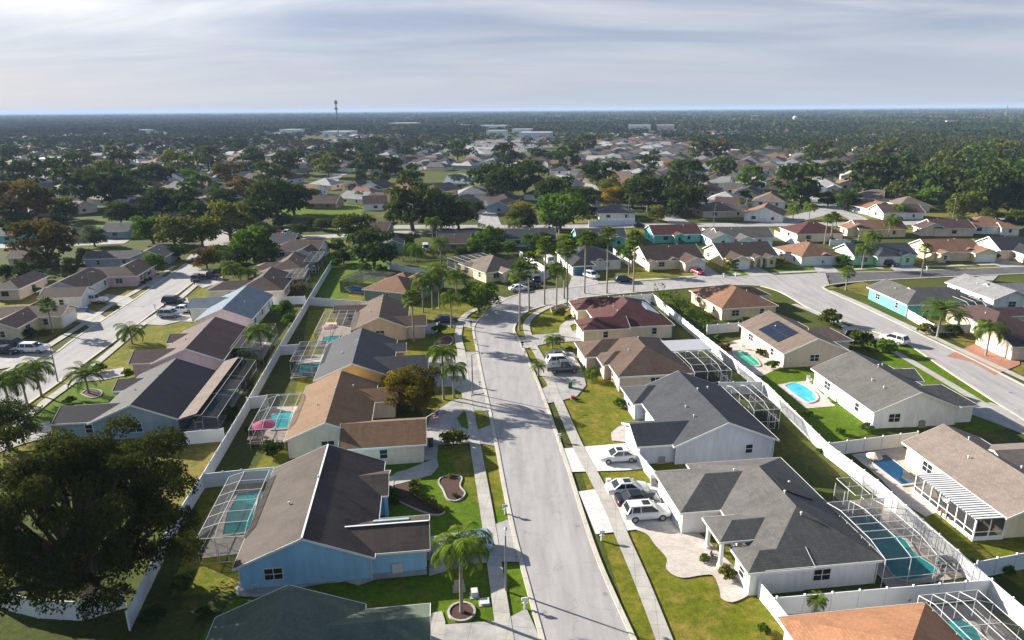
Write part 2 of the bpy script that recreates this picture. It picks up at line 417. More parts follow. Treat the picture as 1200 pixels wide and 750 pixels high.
def add_roof(R_, fas, w, t=.17):
    X = w.X; he, rise = w.he, w.rise
    flat = rise < .05
    r0 = w.p0 + (w.half if w.hip[0] else 0); r1 = w.p1 - (w.half if w.hip[1] else 0)
    if r1 < r0: r0 = r1 = (r0 + r1) / 2
    hz = he + rise; s = math.hypot(w.half, rise)
    A, B, C, D = X(w.p0, w.q0, he), X(w.p1, w.q0, he), X(w.p1, w.q1, he), X(w.p0, w.q1, he)
    E0, E1 = X(r0, w.qm, hz), X(r1, w.qm, hz)
    def face(pts, uv, flip):
        if w.ridge == 'y': flip = not flip
        lo = [(p[0], p[1], p[2] - t) for p in pts]
        if flip: R_.poly(pts[::-1], uv[::-1]); R_.poly(lo)
        else: R_.poly(pts, uv); R_.poly(lo[::-1])
        # outer skirt along the eave (first edge)
        R_.poly([pts[0], lo[0], lo[1], pts[1]] if not flip else [pts[1], lo[1], lo[0], pts[0]])
    face([A, B, E1, E0], [(w.p0, 0), (w.p1, 0), (r1, s), (r0, s)], False)
    face([C, D, E0, E1], [(w.p1, 0), (w.p0, 0), (r0, s), (r1, s)], False)
    for hip, a, b, e in ((w.hip[0], D, A, E0), (w.hip[1], B, C, E1)):
        if hip: face([a, b, e], [(w.q0, 0), (w.q1, 0), (w.qm, s)], False)
        else:
            for u, v in ((a, e), (e, b)):
                R_.poly([u, (u[0], u[1], u[2] - t), (v[0], v[1], v[2] - t), v])
    if fas is not None:
        def strip(u, v):
            c = X((w.p0 + w.p1) / 2, w.qm, 0)
            d = Vector(v) - Vector(u); n = Vector((d.y, -d.x, 0))
            if n.length < 1e-6: return
            n.normalize(); mid = (Vector(u) + Vector(v)) / 2 - Vector(c)
            if n.dot(Vector((mid.x, mid.y, 0))) < 0: n = -n
            u, v = Vector(u) + n * .022, Vector(v) + n * .022
            fas.bar(u + Vector((0, 0, -.085)), v + Vector((0, 0, -.085)), .04, .21)
        strip(A, B); strip(C, D)
        for hip, a, b, e in ((w.hip[0], D, A, E0), (w.hip[1], B, C, E1)):
            if hip: strip(a, b)
            else: strip(a, e); strip(e, b)

def add_walls(Wm, w, oh=OH):
    X = w.X; t = .19
    q0, q1 = w.q0 + oh, w.q1 - oh
    p0, p1 = w.p0 + oh, w.p1 - oh
    zt = w.he + w.sl * oh - t
    a = [X(p0, q0, 0), X(p1, q0, 0), X(p1, q1, 0), X(p0, q1, 0)]
    b = [X(p0, q0, zt), X(p1, q0, zt), X(p1, q1, zt), X(p0, q1, zt)]
    for i in range(4):
        j = (i + 1) % 4; f = [a[i], a[j], b[j], b[i]]
        Wm.poly(f if w.ridge == 'x' else f[::-1])
    za = w.he + w.rise - t - .01
    for hip, p in ((w.hip[0], p0), (w.hip[1], p1)):
        if not hip and w.rise > .2:
            Wm.poly([X(p, q0, zt), X(p, q1, zt), X(p, w.qm, za)])

SIDES = {'S': ((0, -1), 0), 'E': ((1, 0), 90), 'N': ((0, 1), 180), 'W': ((-1, 0), 270)}
def house(label, ang, wall, roof, main, wings=(), nick=None, he=2.55, sl=.42, ridge='y', hip=(0, 0), gd=None, door=None, wins=True,
          skip=(), vents=2, trim=TRIM, ridgecap=None, group=None, look=None, base=.0, fascia=True, name='house', simple=False):
    """main / wings: (pixel a, pixel b, depth, ridge, hip[, ext]) with a, b the ends of an eave edge, or ('R', x0, x1, y0, y1, ridge, hip)
       gd, door: (wing index, side, offset along the side)"""
    th = rad(ang)
    if main[0] == 'R': org = Vector((main[7][0], main[7][1], 0))
    else:
        o = P(*main[0], he); org = Vector((o.x, o.y, 0))
    root = empty(name, org, th, label, 'house', group, nick)
    if look: AUTO.append((root, look))
    ca, sa = math.cos(-th), math.sin(-th)
    def loc(px, h):
        p = P(*px, h) - org; return (p.x * ca - p.y * sa, p.x * sa + p.y * ca)
    ws = []
    for i, s in enumerate([main] + list(wings)):
        if s[0] == 'R': ws.append(Wing(s[1], s[2], s[3], s[4], s[5], s[6], he if len(s) < 9 else s[8], sl, i)); continue
        h_ = s[6] if len(s) > 6 and s[6] else he
        a, b = loc(s[0], h_), loc(s[1], h_); y = (a[1] + b[1]) / 2
        ex = s[5] if len(s) > 5 and s[5] else (0, 0, 0, 0)
        ws.append(Wing(min(a[0], b[0]) - ex[0], max(a[0], b[0]) + ex[1], min(y, y + s[2]) - ex[2], max(y, y + s[2]) + ex[3], s[3], s[4], h_, s[7] if len(s) > 7 else sl, i))
    for w in ws[1:]:
        if w.ridge == 'x' and not any(ws[0].hip):
            if abs(w.y0 - ws[0].y0) < .9: w.y0 = ws[0].y0 + .57
            if abs(w.y1 - ws[0].y1) < .9: w.y1 = ws[0].y1 - .57
            w.q0, w.q1 = w.y0, w.y1; w.half = (w.q1 - w.q0) / 2; w.qm = (w.q0 + w.q1) / 2; w.rise = w.sl * w.half
    Wm, Rm, Fm = MB(), MB(), MB()
    for w in ws:
        add_walls(Wm, w); add_roof(Rm, Fm if fascia else None, w)
    Wm.build('wall', wall, root); Rm.build('roof', roof, root)
    if fascia: Fm.build('fascia', trim, root)
    if ridgecap:
        m = MB()
        for w in ws[:ridgecap[1]]:
            r0 = w.p0 + (w.half if w.hip[0] else 0) + .05; r1 = w.p1 - (w.half if w.hip[1] else 0) - .05
            m.bar(w.X(r0, w.qm, w.he + w.rise + .03), w.X(r1, w.qm, w.he + w.rise + .03), .16, .05)
        m.build('ridge_cap', ridgecap[0], root)
    # openings on the walls the camera side shows
    c, s_ = math.cos(th), math.sin(th)
    def wpos(x, y): return Vector((org.x + x * c - y * s_, org.y + x * s_ + y * c, 1.3))
    def place(me_pair, x, y, z, rot, name_, sub=None):
        o = link(name_, me_pair[0] if isinstance(me_pair, tuple) else me_pair, root); o.location = (x, y, z); o.rotation_euler = (0, 0, rad(rot))
        if isinstance(me_pair, tuple): q = link(sub, me_pair[1], o)
        return o
    blocked = []
    def side_pt(w, sd, t):
        x0, x1, y0, y1 = w.x0 + OH, w.x1 - OH, w.y0 + OH, w.y1 - OH
        return {'S': (x0 + t, y0), 'N': (x1 - t, y1), 'E': (x1, y0 + t), 'W': (x0, y1 - t)}[sd]
    def side_len(w, sd): return (w.x1 - w.x0 - 2 * OH) if sd in 'SN' else (w.y1 - w.y0 - 2 * OH)
    def seen(x, y, sd):
        n = Vector((*SIDES[sd][0], 0)); n = Vector((n.x * c - n.y * s_, n.x * s_ + n.y * c, 0))
        p = wpos(x, y); return n.dot(Vector((0, 0, CAMH)) - p) > 2
    if gd:
        for g in (gd if isinstance(gd, list) else [gd]):
            w = ws[g[0]]; L = side_len(w, g[1]); gw = min(4.9, L - .9)
            t = L / 2 if len(g) < 3 else g[2]; x, y = side_pt(w, g[1], t); rot = SIDES[g[1]][1]
            place(gdoor_mesh(gw), x, y, .05, rot, 'garage_door'); blocked.append((g[0], g[1]))
    if door:
        w = ws[door[0]]; x, y = side_pt(w, door[1], door[2] if len(door) > 2 else side_len(w, door[1]) / 2)
        place(door_mesh(), x, y, .1, SIDES[door[1]][1], 'front_door', 'handle')
    if wins:
        for i, w in enumerate(ws):
            for sd in 'SEWN':
                if (i, sd) in blocked or (i, sd) in skip: continue
                L = side_len(w, sd); n = int((L - .6) / (5.2 if not simple else 6)); 
                if L > 2.2: n = max(1, n)
                for k in range(n):
                    t = L * (k + .5) / n; x, y = side_pt(w, sd, t)
                    if not seen(x, y, sd): continue
                    if any(v.inside(x, y, -.3) for v in ws if v is not w): continue
                    ww = 1.5 if (k + i) % 3 == 0 and L > 5 else .85
                    me = win_mesh(ww, 1.1)
                    if simple:
                        o = link('window', me[1], root); o.location = (x, y, .9); o.rotation_euler = (0, 0, rad(SIDES[sd][1]))
                    else: place(me, x, y, .9, SIDES[sd][1], 'window', 'pane')
    if not simple and fascia:
        w = ws[0]
        for x, y in ((w.x0 + OH - .06, w.y0 + OH - .06), (w.x1 - OH + .06, w.y0 + OH - .06)):
            m = MB(); m.bar((x, y, .05), (x, y, w.he - .15), .09, .07); m.build('downspout', trim, root)
    for k in range(vents):
        w = ws[0]; x = w.x0 + (w.x1 - w.x0) * (.3 + .4 * ((k * 7 + len(ws)) % 3) / 2); y = w.y0 + (w.y1 - w.y0) * (.25 + .5 * ((k * 5 + 1) % 4) / 3)
        o = link('roof_vent', vent_mesh(), root); o.location = (x, y, w.top(x, y))
    gds = [(g[0], g[1]) for g in (gd if isinstance(gd, list) else [gd])] if gd else []
    HOUSES.append((root, ws, wpos, gds, simple))
    return root, ws, loc

def add_part(root, name, m, mat, smooth=False): return m.build(name, mat, root, smooth)

# ------------------------------------------------------------------ pool cages
def cage(label, ang, a, b, L, h=2.7, dz=.5, m=1.6, slope='NSEW', nx=3, ny=5, frame=None, alpha=.5, panels=None, solid=None, nick=None, hpx=None, door=None):
    """screened pool enclosure; a, b: pixel ends of its near top rail (height h) left to right"""
    frame = frame or ALU; th = rad(ang); o = P(*a, h)
    root = empty('pool_cage', (o.x, o.y, 0), th, label, 'pool enclosure')
    p = P(*b, h) - o; W = p.x * math.cos(th) + p.y * math.sin(th)
    y0, y1 = (0, L) if L > 0 else (L, 0)
    def grid(a0, a1, n, lo, hi):
        q = [a0]; s0 = a0 + (m if lo else 0); s1 = a1 - (m if hi else 0)
        if lo: q.append(s0)
        k = max(1, n - lo - hi)
        for i in range(1, k): q.append(s0 + (s1 - s0) * i / k)
        if hi: q.append(s1)
        return q + [a1]
    xs = grid(0, W, nx, 'W' in slope, 'E' in slope); ys = grid(y0, y1, ny, 'S' in slope, 'N' in slope)
    def z(x, y):
        d = 1.0
        if 'W' in slope: d = min(d, x / m)
        if 'E' in slope: d = min(d, (W - x) / m)
        if 'S' in slope: d = min(d, (y - y0) / m)
        if 'N' in slope: d = min(d, (y1 - y) / m)
        return h + dz * max(0, min(1, d))
    f = MB(); t = .05
    for x in xs:
        for i in range(len(ys) - 1): f.bar((x, ys[i], z(x, ys[i])), (x, ys[i + 1], z(x, ys[i + 1])), t, t * 1.15)
    for y in ys:
        for i in range(len(xs) - 1): f.bar((xs[i], y, z(xs[i], y)), (xs[i + 1], y, z(xs[i + 1], y)), t * .96, t)
    for x in xs:
        for y in (y0, y1): f.bar((x, y, 0), (x, y, h - t / 2), t)
    for y in ys[1:-1]:
        for x in (0, W): f.bar((x, y, 0), (x, y, h - t / 2), t)
    for zz in (1.1,):
        for (u, v) in (((0, y0), (W, y0)), ((0, y0), (0, y1)), ((W, y0), (W, y1))):
            f.bar((*u, zz), (*v, zz), .05)
    f.build('frame', frame, root)
    s = MB()
    for i in range(len(xs) - 1):
        for j in range(len(ys) - 1):
            s.poly([(x, y, z(x, y) - .02) for x, y in ((xs[i], ys[j]), (xs[i + 1], ys[j]), (xs[i + 1], ys[j + 1]), (xs[i], ys[j + 1]))])
    for (u, v) in (((0, y0), (W, y0)), ((0, y0), (0, y1)), ((W, y0), (W, y1))):
        s.poly([(*u, .05), (*v, .05), (*v, h - .06), (*u, h - .06)])
    s.build('screen', screen_mat('insect_screen_%d' % int(alpha * 100), alpha), root)
    d = MB(); x0 = xs[-2] + .15
    for q in ((x0, x0 + .06), (x0 + .84, x0 + .9)): d.box(q[0], q[1], y0 - .09, y0 - .052, .06, 2.1)
    for q in (.06, 1.0, 2.04): d.box(x0 + .06, x0 + .84, y0 - .09, y0 - .052, q, q + .07)
    d.build('door', frame, root)
    if solid:   # an opaque shingled strip of roof on the house side
        so = MB()
        sx0, sx1 = solid[1] * W, solid[2] * W
        so.poly([(sx0, y0, z(sx0, y0) + .1), (sx1, y0, z(sx1, y0) + .1), (sx1, y1, z(sx1, y1) + .1), (sx0, y1, z(sx0, y1) + .1)], [(0, 0), (0, sx1 - sx0), (L, sx1 - sx0), (L, 0)])
        so.build('roof', solid[0], root)
    return root
def pool(label, pts, mat, deck=None, deckmat=None, rim=.35, z=.12):
    """in-ground pool: water > coping ring; pts pixel outline of the water"""
    w = [P(*p) for p in pts]; c = sum(w, Vector()) / len(w)
    if len(w) > 5: w = smooth_line(w + [w[0]], 4)[:-1]
    root = empty('swimming_pool', (c.x, c.y, 0), 0, label, 'pool')
    if deck: sheet('patio', deck, deckmat or DECKM, z=.03 + ZL[0] * .2)
    n = len(w); m = MB(); m.poly([(p.x - c.x, p.y - c.y, z) for p in w])
    me = m.build('water', mat, root)
    if me.data.polygons[0].normal.z < 0: me.data.flip_normals()
    r = MB()
    for i in range(n):
        p, q = w[i] - c, w[(i + 1) % n] - c
        po, qo = p * (1 + rim / max(p.length, .5)), q * (1 + rim / max(q.length, .5))
        r.poly([(p.x, p.y, z + .05), (q.x, q.y, z + .05), (qo.x, qo.y, z + .05), (po.x, po.y, z + .05)])
        r.poly([(p.x, p.y, z - .02), (q.x, q.y, z - .02), (q.x, q.y, z + .05), (p.x, p.y, z + .05)])
        r.poly([(po.x, po.y, 0), (po.x, po.y, z + .05), (qo.x, qo.y, z + .05), (qo.x, qo.y, 0)])
    r.build('coping', DECKM, root)
    return root

# ------------------------------------------------------------------ fences
def post_mesh(h):
    k = ('post', h)
    if k not in CACHE:
        m = MB(); m.box(-.07, .07, -.07, .07, 0, h); m.add([(-.1, -.1, h), (.1, -.1, h), (.1, .1, h), (-.1, .1, h), (0, 0, h + .12)], [(0, 1, 4), (1, 2, 4), (2, 3, 4), (3, 0, 4), (3, 2, 1, 0)])
        CACHE[k] = m.mesh('post', VINYL)
    return CACHE[k]
def fence(label, line, h=1.8, top=False, sp=2.4, mat=None, posts=True, nick=None):
    pts = [P(*p, h if top else 0) for p in line]; o = pts[0]
    root = empty('privacy_fence', (o.x, o.y, 0), 0, label, 'fence', None, nick)
    m = MB(); k = 0
    for a, b in zip(pts, pts[1:]):
        d = b - a; d.z = 0; L = d.length; n = max(1, round(L / sp)); u = d / L; nn = Vector((-u.y, u.x, 0))
        M = Matrix(((u.x, nn.x, 0, a.x - o.x), (u.y, nn.y, 0, a.y - o.y), (0, 0, 1, 0), (0, 0, 0, 1)))
        for i in range(n):
            x0, x1 = L * i / n + .075, L * (i + 1) / n - .075
            m.box(x0, x1, -.02, .02, .12, h - .12, M); m.box(x0, x1, -.04, .04, .03, .15, M); m.box(x0, x1, -.04, .04, h - .14, h - .02, M)
            q = x0 + .15
            while q < x1: m.box(q, q + .015, -.026, .026, .16, h - .15, M); q += .3
            if posts:
                po = link('post', post_mesh(h + .05), root); w = M @ Vector((L * i / n, 0, 0)); po.location = w; po.rotation_euler = (0, 0, math.atan2(u.y, u.x))
    if posts:
        po = link('post', post_mesh(h + .05), root); po.location = pts[-1] - o; po.location.z = 0
    m.build('panel', mat or VINYL, root)
    return root

# ------------------------------------------------------------------ cars
def car_meshes(kind):
    if ('car', kind) in CACHE: return CACHE[('car', kind)]
    # x forward; stations: x, half width, z bottom, z top of the lower body ; greenhouse: bottom x0,x1 top x0,x1, z
    K = dict(sedan=dict(L=4.7, w=.91, st=[(-2.35, .70, .42, .80), (-2.2, .84, .30, .95), (-1.6, .90, .24, 1.0), (-.6, .91, .22, .98), (.6, .91, .22, .96), (1.5, .89, .24, .90), (2.15, .80, .30, .76), (2.35, .62, .38, .62)], gh=(-1.75, 1.05, -1.0, .30, 1.44)),
             suv=dict(L=4.8, w=.95, st=[(-2.4, .80, .48, .95), (-2.3, .90, .36, 1.12), (-1.6, .95, .30, 1.12), (-.5, .96, .28, 1.12), (.7, .96, .28, 1.10), (1.6, .94, .30, 1.05), (2.2, .86, .36, .94), (2.4, .72, .45, .78)], gh=(-2.25, 1.2, -1.85, .40, 1.70)),
             pickup=dict(L=5.4, w=.98, st=[(-2.7, .88, .50, 1.0), (-2.65, .96, .42, 1.12), (-1.6, .98, .36, 1.12), (-.5, .98, .34, 1.12), (.7, .98, .34, 1.14), (1.7, .96, .36, 1.12), (2.5, .90, .42, 1.0), (2.7, .78, .50, .86)], gh=(-.75, 1.3, -.5, .65, 1.85)),
             van=dict(L=5.6, w=1.0, st=[(-2.8, .92, .5, 1.2), (-2.75, .99, .4, 1.3), (-1.6, 1.0, .34, 1.3), (-.4, 1.0, .34, 1.3), (.9, 1.0, .34, 1.26), (1.8, .96, .36, 1.15), (2.6, .86, .4, 1.0), (2.8, .74, .5, .82)], gh=(-2.7, 1.9, -2.6, 1.05, 2.25)))[kind]
    b = MB(); rings = []
    for x, hw, zb, zt in K['st']:
        rings.append([(x, -hw * .86, zb), (x, -hw, zb + .14), (x, -hw, zb + (zt - zb) * .62), (x, -hw * .90, zt - .03), (x, -hw * .7, zt), (x, hw * .7, zt), (x, hw * .90, zt - .03), (x, hw, zb + (zt - zb) * .62), (x, hw, zb + .14), (x, hw * .86, zb)])
    o = 0; n = 10
    for r in rings: b.v += r
    for i in range(len(rings) - 1):
        for j in range(n):
            a = i * n + j; c = i * n + (j + 1) % n; b.f.append([a, a + n, c + n, c]); b.uv.append(None)
    b.f.append(list(range(n))); b.uv.append(None); b.f.append([(len(rings) - 1) * n + j for j in reversed(range(n))]); b.uv.append(None)
    x0, x1, t0, t1, zt = K['gh']; hw = K['w']; zb = K['st'][3][3] - .05
    g = MB(); tw = hw * .74
    q = [(x0, -hw * .9, zb), (x1, -hw * .86, zb - .03), (x1, hw * .86, zb - .03), (x0, hw * .9, zb), (t0, -tw, zt), (t1, -tw, zt), (t1, tw, zt), (t0, tw, zt)]
    g.add(q, [(0, 1, 5, 4), (1, 2, 6, 5), (2, 3, 7, 6), (3, 0, 4, 7), (4, 5, 6, 7)])
    r = MB()   # roof skin and pillars
    m_ = (t0 + t1) / 2
    r.add([(t0 - .06, -tw - .03, zt - .03), (t1 + .06, -tw - .03, zt - .03), (t1 + .06, tw + .03, zt - .03), (t0 - .06, tw + .03, zt - .03), (t0, -tw + .06, zt + .045), (t1, -tw + .06, zt + .035), (t1, tw - .06, zt + .035), (t0, tw - .06, zt + .045)],
          [(0, 1, 5, 4), (1, 2, 6, 5), (2, 3, 7, 6), (3, 0, 4, 7), (4, 5, 6, 7)])
    for sgn in (-1, 1):
        r.bar((x0 + .02, sgn * hw * .9, zb), (t0 - .02, sgn * tw, zt - .02), .14, .06); r.bar((x1, sgn * hw * .86, zb - .02), (t1 + .02, sgn * tw, zt - .02), .08, .06)
        r.bar((m_ - .1, sgn * (hw * .89 + .01), zb), (m_ - .1, sgn * (tw + .012), zt - .02), .08, .05)
        if kind in ('suv', 'van'): r.bar((m_ - 1.05, sgn * (hw * .9 + .01), zb), (m_ - .95, sgn * (tw + .012), zt - .02), .13, .05)
        r.box(x1 - .35, x1 - .13, sgn * hw - .09 + sgn * .08, sgn * hw + .09 + sgn * .08, zb - .02, zb + .13)
    if kind == 'van':
        for sgn in (-1, 1): r.box(-2.55, .45, sgn * .94 - .03, sgn * .94 + .03, 1.27, 2.1)
    wr = .34 if kind == 'sedan' else .38
    ty = MB(); ty.tube([(0, -.11, 0), (0, -.1, 0), (0, .1, 0), (0, .11, 0)], [wr * .9, wr, wr, wr * .9], 14)
    rim = MB(); rim.tube([(0, -.125, 0), (0, .125, 0)], [wr * .6, wr * .6], 10)
    hl = MB(); hl.box(-.10, .07, -.17, .17, -.06, .07); tl = MB(); tl.box(-.06, .05, -.14, .14, -.1, .1)
    pl = MB(); pl.box(-.02, .02, -.16, .16, -.06, .06)
    CACHE[('car', kind)] = dict(K=K, body=b.mesh('body', WHITE, True), glass=g.mesh('window_glass', GLASS), roof=r.mesh('roof', WHITE), tyre=ty.mesh('wheel', BLACK, False), rim=rim.mesh('rim', STEEL), hl=hl.mesh('headlight', LAMPGLASS), tl=tl.mesh('tail_light', AMBER), wr=wr, wb=K['L'] * .295)
    return CACHE[('car', kind)]
def car(label, px, ang, kind, col, nick=None, sun=False, ground=.1, look=None, group=None, scale=1):
    """px: pixel of the ground point under the car's middle; ang: heading in degrees"""
    d = car_meshes(kind); p = P(*px)
    root = empty('parked_car', (p.x, p.y, ground), rad(ang), label, 'car', group, nick); root.scale = (scale,) * 3
    if look: AUTO.append((root, look))
    def part(n, me, loc=(0, 0, 0), mat=None, par=None):
        o = link(n, me, par or root); o.location = loc
        if mat: o.material_slots[0].link = 'OBJECT'; o.material_slots[0].material = mat
        return o
    part('body', d['body'], mat=col); part('window_glass', d['glass']); part('roof', d['roof'], mat=col)
    st = d['K']['st']; hw = d['K']['w']; wb = d['wb']; L = d['K']['L']
    for x in (wb, -wb):
        for y in (-hw + .08, hw - .08):
            w = part('wheel', d['tyre'], (x, y, d['wr'])); part('rim', d['rim'], par=w)
    for y in (-1, 1):
        part('headlight', d['hl'], (st[-2][0] + .06, y * st[-2][1] * .78, st[-2][3] - .14)); part('tail_light', d['tl'], (st[1][0] - .03, y * st[1][1] * .84, st[1][3] - .2))
    if sun:
        m = MB(); zt = d['K']['gh'][4]; m.box(-.5, .25, -.4, .4, zt + .03, zt + .06); part('sunroof', m.mesh('sunroof', GLASS))
    return root

# ------------------------------------------------------------------ vegetation
def leaf_mesh(name, cen, nrm_c, size, tint, mat, rs, aspect=.7):
    """quads of random orientation at centres cen (n x 3)"""
    n = len(cen)
    d = rs.normal(size=(n, 3)) * .8 + nrm_c; d /= np.linalg.norm(d, axis=1, keepdims=True) + 1e-9
    r = rs.normal(size=(n, 3)); a = np.cross(d, r); a /= np.linalg.norm(a, axis=1, keepdims=True) + 1e-9; b = np.cross(d, a)
    s = (size * (.6 + .8 * rs.random(n)))[:, None]
    a = a * s * .5; b = b * s * .5 * aspect
    v = np.stack([cen - a, cen - b * .9, cen + a, cen + b * .9], 1).reshape(-1, 3)
    me = bpy.data.meshes.new(name); me.vertices.add(4 * n); me.vertices.foreach_set('co', v.ravel().astype(np.float32))
    me.loops.add(4 * n); me.loops.foreach_set('vertex_index', np.arange(4 * n, dtype=np.int32))
    me.polygons.add(n); me.polygons.foreach_set('loop_start', np.arange(0, 4 * n, 4, dtype=np.int32)); me.polygons.foreach_set('loop_total', np.full(n, 4, dtype=np.int32))
    me.update(calc_edges=True)
    at = me.attributes.new('tint', 'FLOAT', 'FACE'); at.data.foreach_set('value', tint.astype(np.float32))
    me.materials.append(mat); return me
def crown_points(rs, n, nclump, shape, csize):
    """leaf centres gathered in clumps on an uneven shell (unit crown), plus outward directions and a tint per clump"""
    ax = np.array(shape); k = nclump
    i = np.arange(k) + .5; ph = np.arccos(1 - 2 * i / k * .86); th = math.pi * (1 + 5 ** .5) * i + rs.random() * 6
    dirs = np.stack([np.cos(th) * np.sin(ph), np.sin(th) * np.sin(ph), np.cos(ph)], 1) + rs.normal(size=(k, 3)) * .16
    rr = .62 + .30 * rs.random(k); c = dirs * rr[:, None] * ax
    cs = csize * (.65 + .7 * rs.random(k)); ct = rs.random(k)
    w = cs ** 2 / np.sum(cs ** 2); pick = rs.choice(k, n, p=w)
    g = rs.normal(size=(n, 3)); g /= np.linalg.norm(g, axis=1, keepdims=True); g[:, 2] = np.where(g[:, 2] < -.35, -g[:, 2] * .5, g[:, 2])
    rad_ = cs[pick] * (.55 + .5 * rs.random(n) ** .6)
    pts = c[pick] + g * rad_[:, None] * np.array([1, 1, .72])
    t = np.clip(ct[pick] * .7 + .3 * rs.random(n), 0, 1)
    return pts, g, t, c
LEAF = dict(
    oak=leaf_mat('foliage_oak', (0.052, 0.077, 0.014), (0.139, 0.161, 0.027)), dark=leaf_mat('foliage_dark', (0.030, 0.057, 0.011), (0.083, 0.121, 0.022)),
    green=leaf_mat('foliage_green', (0.053, 0.109, 0.011), (0.151, 0.241, 0.025), .3), olive=leaf_mat('foliage_olive', (0.098, 0.116, 0.016), (0.212, 0.217, 0.031), .3),
    rust=leaf_mat('foliage_rust', (0.083, 0.084, 0.016), (0.227, 0.141, 0.025), .25), gold=leaf_mat('foliage_gold', (.16, .14, .012), (.48, .36, .020), .3),
    pale=leaf_mat('foliage_pale', (0.106, 0.137, 0.056), (0.197, 0.225, 0.101), .25), palm=leaf_mat('foliage_palm', (0.068, 0.129, 0.016), (0.212, 0.290, 0.039), .35), bigoak=leaf_mat('foliage_big_oak', (.028, .040, .008), (.098, .108, .020)), goldrust=leaf_mat('foliage_gold_rust', (.060, .058, .010), (.30, .215, .020), .3))
def tree_proto(kind, seed, n=2600, nclump=20, shape=(1, 1, .88), leaf=.17, csize=.42, trunk=.45):
    k = ('tree', kind, seed, n)
    if k in CACHE: return CACHE[k]
    rs = np.random.RandomState(seed)
    pts, g, t, c = crown_points(rs, n, nclump, shape, csize)
    zc = trunk + shape[2] * .55
    me = leaf_mesh('crown', pts + np.array([0, 0, zc]), g * .7 + np.array([0, 0, .35]), leaf, t, LEAF[kind], rs)
    m = MB(); r0 = .085
    m.tube([(0, 0, -.05), (.01, .0, trunk * .35), (.02, .02, trunk * .75), (0, 0, zc)], [r0 * 1.3, r0, r0 * .8, r0 * .4], 7)
    for j in range(0, len(c), 2):
        e = c[j] + np.array([0, 0, zc]); q = Vector((0, 0, trunk * (.6 + .3 * rs.random())))
        mid = q.lerp(Vector(e), .5) + Vector((0, 0, -.06)); m.tube([q, mid, Vector(e)], [r0 * .5, r0 * .32, r0 * .12], 5, False)
    CACHE[k] = (me, m.mesh('trunk', BARK, True)); return CACHE[k]
TREES = []
def tree_at(p, rm, kind, seed=None, zs=1.0, label=None, nick=None, look=None, group=None, big=None, name='tree'):
    seed = rnd.randrange(4) if seed is None else seed
    if big: me = tree_proto(kind, 100 + seed, **big)
    else: me = tree_proto(kind, seed, *((2600, 20) if math.hypot(p[0], p[1]) < 330 else (900, 16)), leaf=.17 if math.hypot(p[0], p[1]) < 330 else .25)
    o = empty(name, (p[0], p[1], 0), rnd.random() * 6.28, label, 'tree', group, nick); o.scale = (rm, rm, rm * zs)
    link('crown', me[0], o); link('trunk', me[1], o)
    if look: AUTO.append((o, look))
    TREES.append((p[0], p[1], rm)); return o
def tree(cx, cy, r, kind, **kw):
    """cx, cy, r: crown centre and radius in the photograph's pixels"""
    rm = 4.0
    for _ in range(8):
        p = P(cx, cy, rm * .94); dep = p.y * cp + (CAMH - p.z) * sp; rm = min(9, r * dep / F)
    LOOKS = dict(oak='dark olive tree', dark='very dark green tree', green='bright green leafy tree', olive='olive yellow tree', rust='rust brown autumn tree', goldrust='rust and gold tree', gold='golden autumn tree', pale='pale grey green tree', bigoak='dark spreading oak')
    if 'label' not in kw: kw['look'] = ('large ' if rm > 5.5 else 'small ' if rm < 2.6 else '') + LOOKS[kind]
    return tree_at((p.x, p.y), rm, kind, **kw)
def shrub_proto(kind, seed):
    k = ('shrub', kind, seed)
    if k not in CACHE:
        rs = np.random.RandomState(seed + 50); pts, g, t, c = crown_points(rs, 700, 9, (1, 1, .8), .5)
        CACHE[k] = leaf_mesh('shrub', pts * .8 + np.array([0, 0, .62]), g, .26, t, LEAF[kind], rs)
    return CACHE[k]
def shrub(cx, cy, r, kind='green', label=None, look=None, zs=1.0):
    p = P(cx, cy); dep = p.y * cp + CAMH * sp; rm = r * dep / F
    o = link('shrub', shrub_proto(kind, rnd.randrange(3))); o.location = (p.x, p.y, .02); o.scale = (rm, rm, rm * zs); o.rotation_euler = (0, 0, rnd.random() * 6)
    tag(o, label, 'shrub')
    if not label: AUTO.append((o, look or {'green': 'rounded green shrub', 'dark': 'dark clipped shrub', 'olive': 'yellow green shrub', 'gold': 'golden shrub', 'oak': 'dull olive shrub', 'pale': 'silvery shrub', 'rust': 'reddish shrub'}[kind]))
    return o
def hedge(label, line, w, h, kind='green', n=60, top=False):
    pts = [P(*p, h if top else 0) for p in line]; o = pts[0]; rs = np.random.RandomState(int(o.x * 10) % 9999)
    cen, tint = [], []
    for a, b in zip(pts, pts[1:]):
        L = (b - a).length; k = int(L * n); u = (b - a) / L; nn = Vector((-u.y, u.x, 0))
        for _ in range(k):
            s = rs.random() * L; x = (rs.random() - .5) * w; lump = .75 + .25 * math.sin(s * 1.3 + 2 * math.sin(s * .7)); z = h * lump * (1 - abs(rs.normal()) * .25)
            if rs.random() < .45: x = w / 2 * (1 if rs.random() < .5 else -1) * lump; z = h * rs.random() * lump
            q = a + u * s + nn * x - o; cen.append((q.x, q.y, max(.05, z))); tint.append(.5 + .5 * math.sin(s * .9) * rs.random())
    cen = np.array(cen)
    ob = link('hedge', leaf_mesh('hedge', cen, np.tile([0, 0, .5], (len(cen), 1)), .38, np.clip(np.array(tint), 0, 1), LEAF[kind], rs)); ob.location = (o.x, o.y, 0)
    return tag(ob, label, 'hedge')
